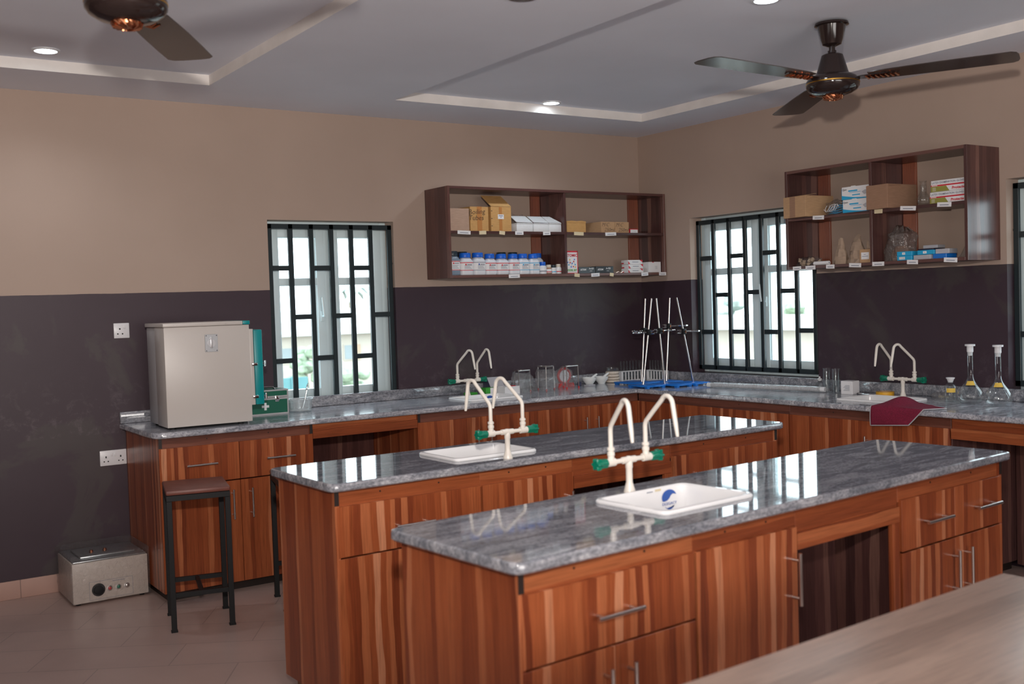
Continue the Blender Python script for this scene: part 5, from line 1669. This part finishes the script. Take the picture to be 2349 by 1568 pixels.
for x, z, mm in atoms:
    mb.cyl((x, -0.0008, z), (x, -0.0016, z), 0.0052, seg=12, mi=mats.index(mm))
for i, j in ((0, 1), (1, 2), (2, 3), (3, 4), (2, 5), (5, 6), (1, 7), (3, 8), (4, 9), (1, 10)):
    mb.cyl((atoms[i][0], -0.0009, atoms[i][1]), (atoms[j][0], -0.0009, atoms[j][1]), 0.0007, seg=6, mi=4)
mb.build('printed_molecule', mats, c)
for lab, x0, x1, zt, t in (('left glossy black carton marked A-125 on the back wall shelf', -0.812, -0.660, 1.754, 'A-125'), ('right glossy black carton marked A-125 on the back wall shelf', -0.656, -0.492, 1.758, 'A-125')):
    c = carton(lab, x0, x1, S1B, zt, 'boxblack', depth=0.10, group='black cartons marked A-125')
    text(t, 0.017, (0.115, -0.001, 0.034), FACE_Y, 'white', c, bold=0.0004)
    text('ATOM', 0.018, (0.042, -0.001, 0.026), FACE_Y, 'white', c, bold=0.0006, shear=0.1)
    mb = MB(); mb.box((0.10, -0.0008, 0.016), (0.122, 0.0, 0.0185)); mb.build('fine_print', 'white', c)
root = thing('clip_pile', 'few loose dark metal clips right of the black cartons', 'clips', (-0.45, -0.24, S1B))
mb = MB()
for k in range(4):
    x = -0.02 + 0.022 * k
    mb.tube([(x, 0.0, 0.003), (x + 0.012, 0.012 * (-1) ** k, 0.010), (x + 0.02, 0.004, 0.004)], 0.0025, 6)
mb.build('clips', 'steel', root)
for k, lab in enumerate(('bottom white and red carton of the stack of three on the back wall shelf', 'middle white and red carton of the stack of three on the back wall shelf', 'top white and red carton of the stack of three on the back wall shelf')):
    x0 = -0.352 + 0.004 * (k == 1)
    c = carton(lab, x0, x0 + (0.145 if k == 0 else 0.138), S1B + 0.0315 * k, S1B + 0.0315 * k + 0.031, 'paper', depth=0.08, group='stack of three small cartons')
    mb = MB()
    mb.prism([(0.0, 0.0), (0.020, 0.0), (0.008, 0.016), (0.0, 0.022)], 0.0004, 0.0009, FACE_Y); mb.prism([(0.138, 0.031), (0.112, 0.031), (0.138, 0.012)], 0.0004, 0.0009, FACE_Y)
    mb.box((-0.0008, 0.05, 0.003), (0.0, 0.078, 0.012)); mb.build('red_print', 'red', c)
    mb = MB(); mb.box((0.04, -0.0009, 0.013), (0.098, -0.0002, 0.018)); mb.build('fine_print', 'greyink', c)
c = carton('white cube carton at the right end of the lower back wall shelf', -0.150, -0.030, S1B, 1.787, 'paper', yf=-0.262, depth=0.11)
mb = MB(); mb.box((0.035, -0.0008, 0.074), (0.050, 0.0, 0.079)); mb.build('red_spot', 'red', c)
mb = MB()
for k in range(3):
    mb.box((0.062, -0.0008, 0.028 + 0.008 * k), (0.085, 0.0, 0.030 + 0.008 * k))
mb.build('fine_print', 'greyink', c)


# ------------------------------------------------------------------ shelf contents, right wall (local x runs along the wall towards the camera)
def rthing(name, label, cat, y, x, z, turn=0.0, group=None):
    return thing(name, label, cat, (x, y, z), -PI / 2 + turn, group)


XF = -0.268


def rbox(root, w, d, h, mat, name='box_body', bevel=0.0015):
    mb = MB(); mb.box((0, 0, 0), (w, d, h), bevel, seg=1)
    return mb.build(name, mat, root)


c = rthing('carton', 'brown carton with torn flaps at the left end of the right wall shelf', 'carton', -1.738, -0.335, S2M, R(-4))
rbox(c, 0.185, 0.24, 0.128, 'card1')
mb = MB(); mb.box((0.055, -0.0009, 0.0), (0.10, 0.0, 0.128)); mb.build('packing_tape', 'card4', c)
T = Matrix.Translation((0.01, 0.02, 0.129)) @ Matrix.Rotation(R(8), 4, 'X')
mb = MB(); mb.prism([(0, 0), (0.165, 0), (0.16, 0.09), (0.09, 0.10), (0.01, 0.085)], 0.0, 0.002, T); mb.build('lid_flap', 'card1', c)
c = rthing('mask_bag', 'clear bag of sky blue face masks between the brown carton and white boxes', 'bag', -2.065, -0.215, S2M + 0.001)
crumpled(c, 0.074, 0.085, 31, 'skin', 'clear_bag', 0.75, 0.35)
mb = MB()
for k in range(5):
    z = 0.006 + 0.011 * k
    mb.sheet([[(-0.052 + 0.026 * i + 0.003 * k, -0.036 + 0.024 * j, z + 0.006 * math.sin(i * 1.3 + j + k)) for i in range(5)] for j in range(4)])
o = mb.build('folded_masks', 'skyblue', c)
o.modifiers.new('thick', 'SOLIDIFY').thickness = 0.003
mb = MB()
for k in range(6):
    a = 1.1 * k
    mb.tube([(0.02 * math.cos(a + t * 0.5) * (1 + 0.3 * t) - 0.018, -0.046 + 0.004 * math.sin(t * 2), 0.040 + 0.022 * math.sin(a + t)) for t in range(7)], 0.0016, 5)
mb.build('ear_loops', 'white', c)
for k, (lab, y0, z, h) in enumerate((('lower white and blue mask box beside the divider of the right wall shelf', -2.136, S2M, 0.078), ('upper white and blue mask box beside the divider of the right wall shelf', -2.130, S2M + 0.079, 0.074))):
    c = rthing('mask_box', lab, 'carton', y0, XF, z, 0.0, 'white and blue mask boxes')
    w = 0.195
    rbox(c, w, 0.11, h, 'paper')
    mb = MB(); mb.prism([(0, 0), (w, 0), (w, 0.006)] + [(w - w * q / 8, 0.005 + 0.02 * (q / 8) ** 2) for q in range(1, 9)], 0.0005, 0.001, FACE_Y); mb.box((-0.0009, 0.0, 0.0), (0.0, 0.11, h * 0.9)); mb.build('blue_wave', 'skyblue', c)
    mb = MB()
    mb.box((0.048, -0.0009, h * 0.60), (0.112, 0.0, h * 0.60 + 0.008)); mb.box((0.055, -0.0009, h * 0.60 - 0.006), (0.135, 0.0, h * 0.60 - 0.004)); mb.box((0.075, -0.0009, h * 0.28), (0.13, 0.0, h * 0.28 + 0.006)); mb.build('fine_print', 'skyblue', c)
    mb = MB(); mb.prism([(0.142, h * 0.5), (0.165, h * 0.64), (0.19, h * 0.6), (0.188, h * 0.34), (0.16, h * 0.28)], 0.0003, 0.0007, FACE_Y); mb.build('printed_mask', 'mouse', c)
    text('Opm' if k else 'Open', 0.016, (0.018, -0.001, h - 0.016), FACE_Y, 'ink', c, 'handwriting', shear=0.4)
    mb = MB(); mb.box((0.068, -0.0012, h - 0.012), (0.10, 0.0, h + 0.003)); mb.build('tab', 'foam', c)
c = rthing('carton', 'dark brown carton just right of the divider on the right wall shelf', 'carton', -2.350, -0.330, S2M, R(-3))
rbox(c, 0.150, 0.25, 0.136, 'card4')
T = Matrix.Translation((0.0, 0.01, 0.137)) @ Matrix.Rotation(R(4), 4, 'Y') @ Matrix.Rotation(R(3), 4, 'X')
mb = MB(); mb.prism([(0, 0), (0.16, 0.0), (0.165, 0.10), (0.0, 0.105)], 0.0, 0.002, T); mb.build('lid_flap', 'card4', c)
c = thing('round_flask', 'round-bottomed clear flask left of the glove boxes', 'flask', (-0.262, -2.675, S2M))
mb = MB(); mb.lathe([(0.001, 0.001), (0.018, 0.001), (0.031, 0.010), (0.036, 0.026), (0.034, 0.042), (0.026, 0.056), (0.018, 0.068), (0.0165, 0.078), (0.0165, 0.126), (0.021, 0.132), (0.018, 0.132)], seg=32, cap1=False); mb.build('glass_wall', 'glass', c)
for k, (lab, y0, z) in enumerate((('lower box of latex examination gloves on the right wall shelf', -2.722, S2M), ('upper box of latex examination gloves on the right wall shelf', -2.728, S2M + 0.063))):
    c = rthing('glove_box', lab, 'carton', y0, -0.27 + 0.002 * k, z, 0.0, 'latex glove boxes')
    w, h = 0.212, 0.062
    rbox(c, w, 0.115, h, 'paper')
    mb = MB(); mb.box((0.0, -0.0008, 0.030), (w, 0.0, 0.0375)); mb.box((-0.0008, 0, 0.030), (0, 0.115, 0.0375)); mb.build('red_band', 'red', c)
    mb = MB(); mb.box((0.0, -0.0008, 0.001), (0.075, 0.0, 0.0295)); mb.prism([(0.075, 0.001), (0.112, 0.001), (0.092, 0.0295), (0.075, 0.0295)], 0.0, 0.0008, FACE_Y)
    for q in range(3):
        mb.box((0.010, -0.0011, 0.007 + 0.007 * q), (0.030, -0.0008, 0.009 + 0.007 * q), 0, 1)
    mb.build('olive_panel', ['olive', 'white'], c)
    text('LATEX EXAMINATION GLOVES', 0.0155, (w / 2, -0.0010, 0.049), FACE_Y, 'greyink', c, 'lettering', sx=0.92, bold=0.0003)
    text('Protecte', 0.020, (w - 0.047, -0.0010, 0.014), FACE_Y, 'red', c, 'lettering', sx=1.1, bold=0.0006, shear=0.1)
    mb = MB(); mb.box((0.006, -0.0011, 0.032), (0.04, -0.0008, 0.0355)); mb.build('white_print', 'white', c)

# lower row of the right shelf
rnd = random.Random(11)
bagl = rthing('cork_bag', 'clear bag of pale corks at the left end of the lower right shelf', 'bag', -1.835, -0.225, S2B + 0.001)
crumpled(bagl, 0.082, 0.052, 33, 'skin', 'clear_bag', 0.62, 0.45)
for k in range(12):
    x, y = rnd.uniform(-0.062, 0.062), rnd.uniform(-0.030, 0.030)
    T = Matrix.Translation((x, y, 0.013 + 0.012 * (k % 3))) @ Matrix.Rotation(rnd.uniform(0, 3), 4, 'Z') @ Matrix.Rotation(rnd.uniform(0.2, 1.4), 4, 'X')
    mb = MB(); mb.rings([[T @ Vector((q * math.cos(2 * PI * i / 12), q * math.sin(2 * PI * i / 12), zz)) for i in range(12)] for q, zz in ((0.009, -0.011), (0.0115, 0.011))])
    mb.build('cork', 'cork', bagl)
root = rthing('paper_roll', 'small rolled white paper lying right of the bag of corks', 'paper', -1.975, -0.272, S2B + 0.0125)
mb = MB(); mb.cyl((-0.055, 0, 0), (0.055, 0, 0), 0.012, seg=16); mb.build('roll', 'paper', root)
mb = MB(); mb.cyl((-0.0575, 0, 0), (0.0575, 0, 0), 0.004, seg=10); mb.build('core_hole', 'greyink', root)


def paper_bag(label, y, x, w, d, h, seed, lean):
    root = rthing('paper_bag', label, 'paper bag', y, x, S2B, 0.0, 'standing kraft paper bags')
    r_ = random.Random(seed)
    rr = []
    n = 16
    for j in range(7):
        v = j / 6
        ring = []
        for i in range(n):
            t = 2 * PI * i / n
            a = w / 2 * (1 - 0.62 * v ** 1.3) * (1 + 0.20 * r_.uniform(-1, 1))
            b = d / 2 * (1 - 0.80 * v) * (1 + 0.25 * r_.uniform(-1, 1)) + 0.002
            ring.append((a * math.cos(t) + lean * v * v * w, b * math.sin(t), 0.001 + h * v + (0.022 * math.cos(t + seed) if j == 6 else 0)))
        rr.append(ring)
    mb = MB(); mb.rings(rr); mb.build('bag_skin', 'kraft', root, smooth=8)
    return root


paper_bag('narrow leaning kraft paper bag, leftmost of the standing bags', -2.095, -0.235, 0.09, 0.08, 0.135, 1, -0.05)
paper_bag('wide crumpled kraft paper bag left of the labelled paper carton', -2.205, -0.225, 0.125, 0.10, 0.150, 5, -0.05)
c = rthing('kraft_carton', 'kraft carton with white label and paper sticking out, left of the divider', 'carton', -2.252, -0.272, S2B)
rbox(c, 0.080, 0.07, 0.078, 'card1')
mb = MB(); mb.box((0.012, -0.0009, 0.020), (0.066, 0.0, 0.060)); mb.box((0.03, -0.0012, 0.046), (0.044, -0.0008, 0.049), 0, 1); mb.box((0.018, -0.0012, 0.036), (0.060, -0.0008, 0.039), 0, 1); mb.build('white_label', ['paper', 'greyink'], c)
mb = MB(); mb.sheet([[(0.028 + 0.009 * i * (1 - 0.12 * j), 0.03 + 0.012 * math.sin(i * 1.4), 0.078 + 0.013 * j) for i in range(5)] for j in range(5)]); o = mb.build('paper_insert', 'kraft', c)
o.modifiers.new('thick', 'SOLIDIFY').thickness = 0.001
c = rthing('plastic_bag', 'large grey translucent plastic bag right of the divider on the right shelf', 'bag', -2.478, -0.19, S2B)
crumpled(c, 0.088, 0.185, 44, 'bagfilm', 'bag_skin', 0.75, 0.25)
mb = MB(); mb.rings([[(q * math.cos(2 * PI * i / 14) * (1 + 0.1 * math.sin(3 * i)), q * 0.7 * math.sin(2 * PI * i / 14), z) for i in range(14)] for q, z in ((0.055, 0.002), (0.066, 0.03), (0.055, 0.06), (0.03, 0.085))]); mb.build('dark_contents', 'card4', c)
slides = [(-2.505, -0.270, 0.0, 0.098, 0.10, 0.026, 'skyblue', 'blue slide box at the bottom left of the pile beside the plastic bag'),
          (-2.503, -0.268, 0.0265, 0.096, 0.10, 0.024, 'skyblue', 'blue slide box lying on the bottom left one'),
          (-2.612, -0.270, 0.0, 0.108, 0.09, 0.025, 'mouse', 'pale grey slide box at the bottom middle of the pile'),
          (-2.634, -0.266, 0.0265, 0.104, 0.09, 0.024, 'skyblue', 'blue slide box with white sticker on top of the pale grey one'),
          (-2.728, -0.262, 0.0, 0.085, 0.09, 0.026, 'standblue', 'deep blue slide box at the bottom right of the pile'),
          (-2.742, -0.258, 0.0265, 0.082, 0.08, 0.026, 'mouse', 'grey slide box lying on the deep blue one'),
          (-2.570, -0.170, 0.0, 0.10, 0.09, 0.062, 'navy', 'navy slide box standing behind the pile'),
          (-2.650, -0.155, 0.0535, 0.09, 0.075, 0.018, 'mouse', 'pale grey flat box topmost at the back of the slide box pile')]
for y0, x, dz, w, d, h, mt, lab in slides:
    if 'topmost' in lab:
        dz, x = 0.0630, -0.165
        y0 = -2.60
    c = rthing('slide_box', lab, 'slide box', y0, x, S2B + dz, R(-2) if dz == 0 else R(2), 'small slide boxes')
    rbox(c, w, d, h, mt)
    if mt == 'skyblue':
        mb = MB(); mb.box((w * 0.15 + (0.02 if dz else 0.0), -0.0009, h * 0.22), (w * 0.55, 0.0, h * 0.78)); mb.box((w * 0.22 + 0.02, -0.0012, h * 0.45), (w * 0.48, -0.0008, h * 0.55), 0, 1); mb.build('sticker', ['paper', 'greyink'], c)
c = thing('funnel', 'small clear upturned funnel at the right end of the lower right shelf', 'funnel', (-0.225, -2.905, S2B))
mb = MB(); mb.lathe([(0.035, 0.001), (0.036, 0.003), (0.030, 0.012), (0.008, 0.055), (0.0045, 0.062), (0.0040, 0.125)], seg=26, cap0=False, cap1=False); mb.build('glass_wall', 'glass', c)


# ------------------------------------------------------------------ the view outside
def outside(name, mb, mat, label, cat, group=None):
    o = mb.build(name, mat)
    return tag(o, label, cat, group)


mb = MB(); mb.box((-40, 2, -6.2), (120, 120, -6.0)); mb.box((2, -60, -6.2), (120, 2, -6.0))
o = struct(mb.build('ground', 'earth'), 'pale dusty ground outside the windows', 'ground')


def house(label, loc, rz, w, d, h, roof_h, wins):
    root = thing('house', label, 'house', (*loc, -6.0), rz)
    mb = MB(); mb.box((0, 0, 0), (w, d, h)); mb.build('wall', 'house', root)
    mb = MB(); e = 0.7
    mb.rings([[(-e, -e, h), (w + e, -e, h), (w + e, d + e, h), (-e, d + e, h)], [(-e, -e, h + 0.15), (w + e, -e, h + 0.15), (w + e, d + e, h + 0.15), (-e, d + e, h + 0.15)],
              [(d / 2, d / 2 - 0.05, h + roof_h), (w - d / 2, d / 2 - 0.05, h + roof_h), (w - d / 2, d / 2 + 0.05, h + roof_h), (d / 2, d / 2 + 0.05, h + roof_h)]])
    mb.build('roof', 'roof', root)
    for x, z, ww, hh, k in wins:
        mb = MB(); mb.box((x, -0.06, z), (x + ww, 0.02, z + hh)); f = mb.build('window', 'house', root)
        mb = MB(); mb.box((x + 0.08, -0.09, z + 0.08), (x + ww * (0.96 if k == 0 else 0.62), -0.05, z + hh - 0.08)); mb.build('pane', 'hwin', f)
        if k:
            mb = MB(); mb.box((x + ww * 0.68, -0.10, z + 0.04), (x + ww * 0.96, -0.05, z + hh - 0.04)); mb.build('shutter', 'hshut', f)
    return root


rows = []
for x, k in ((4.0, 0), (8.9, 0), (13.4, 1), (15.6, 1), (20, 0)):
    rows += [(x, 3.9, 1.3, 1.1, k), (x, 1.0, 1.3, 1.1, k)]
house('pale two-storey house seen through the back wall window', (12.0, 60.0), 0.0, 26.0, 10.0, 5.7, 1.7, rows)
house('long low pale building seen through the right window', (40.0, 62.0), -PI / 2, 44.0, 9.0, 5.5, 0.7, [(6 + 5 * k, 2.2, 1.4, 1.3, k % 2) for k in range(7)])


def tree(label, loc, h, r, seed, mat, name='leafy_tree', cat='tree'):
    root = thing(name, label, cat, (*loc, -6.0))
    mb = MB(); mb.tube([(0, 0, 0), (0.1, 0, h * 0.35), (0, 0.1, h * 0.75)], [0.22, 0.18, 0.1], 8); mb.build('trunk', 'trunk', root)
    r_ = random.Random(seed)
    mb = MB()
    for k in range(14):
        c_ = Vector((r_.uniform(-r, r) * 0.7, r_.uniform(-r, r) * 0.7, h * r_.uniform(0.45, 0.92)))
        q = r * r_.uniform(0.3, 0.5)
        rr = []
        for j in range(7):
            ph = -PI / 2 + PI * (j + 0.02) / 6.04
            rr.append([c_ + Vector((q * math.cos(ph) * math.cos(2 * PI * i / 9) * r_.uniform(0.8, 1.2), q * math.cos(ph) * math.sin(2 * PI * i / 9) * r_.uniform(0.8, 1.2), q * 0.8 * math.sin(ph))) for i in range(9)])
        mb.rings(rr)
    mb.build('crown', mat, root, smooth=10)


tree('pale green tree in front of the house beyond the back wall window', (20.1, 54.0), 5.3, 1.1, 3, 'leaf')
tree('green tree at the right of the back window view', (21.2, 50.0), 4.4, 1.3, 4, 'leaf')
tree('hazy tree at the left of the right window view', (60, 58.5), 7.6, 2.6, 5, 'leafd')
tree('green tree at the middle of the right window view', (62, 52), 7.2, 2.4, 6, 'leaf')
tree('hazy tree at the right of the right window view', (64, 46.5), 7.9, 2.8, 7, 'leafd')
root = thing('palm_tree', 'hazy palm tree above the roof in the back window view', 'palm tree', (33.1, 75.0, -6.0))
mb = MB(); mb.tube([(0, 0, 0), (0.3, 0, 4), (0.1, 0, 8.4)], [0.3, 0.24, 0.2], 10); mb.build('trunk', 'trunk', root)
for k in range(17):
    a = 2 * PI * k / 17 + 0.2
    rr = []
    for j in range(8):
        t = j / 7
        rad = (1.9 + 0.4 * (k % 3)) * t
        z = 8.4 + 1.1 * math.sin(t * 2.2 + 0.15 * (k % 3)) - 1.5 * t * t * (0.5 + 0.3 * (k % 2))
        wdt = 0.42 * math.sin(PI * (0.12 + 0.86 * t))
        c_ = Vector((rad * math.cos(a), rad * math.sin(a), z))
        n_ = Vector((-math.sin(a), math.cos(a), 0))
        rr.append([c_ + n_ * wdt - Vector((0, 0, wdt * 0.6)), c_ + Vector((0, 0, 0.03)), c_ - n_ * wdt - Vector((0, 0, wdt * 0.6))])
    mb = MB(); mb.rings(rr, False, False, False); mb.build('frond', 'leafd', root)
mb = MB(); mb.box((-4, 29.9, -6.0), (9.95, 30.0, -0.96))
for k in range(8):
    mb.box((-4 + 1.9 * k, 29.85, -6.0), (-3.9 + 1.9 * k, 29.9, -0.92))
outside('fence', mb, 'fence', 'teal painted sheet fence low in the back window view', 'fence')
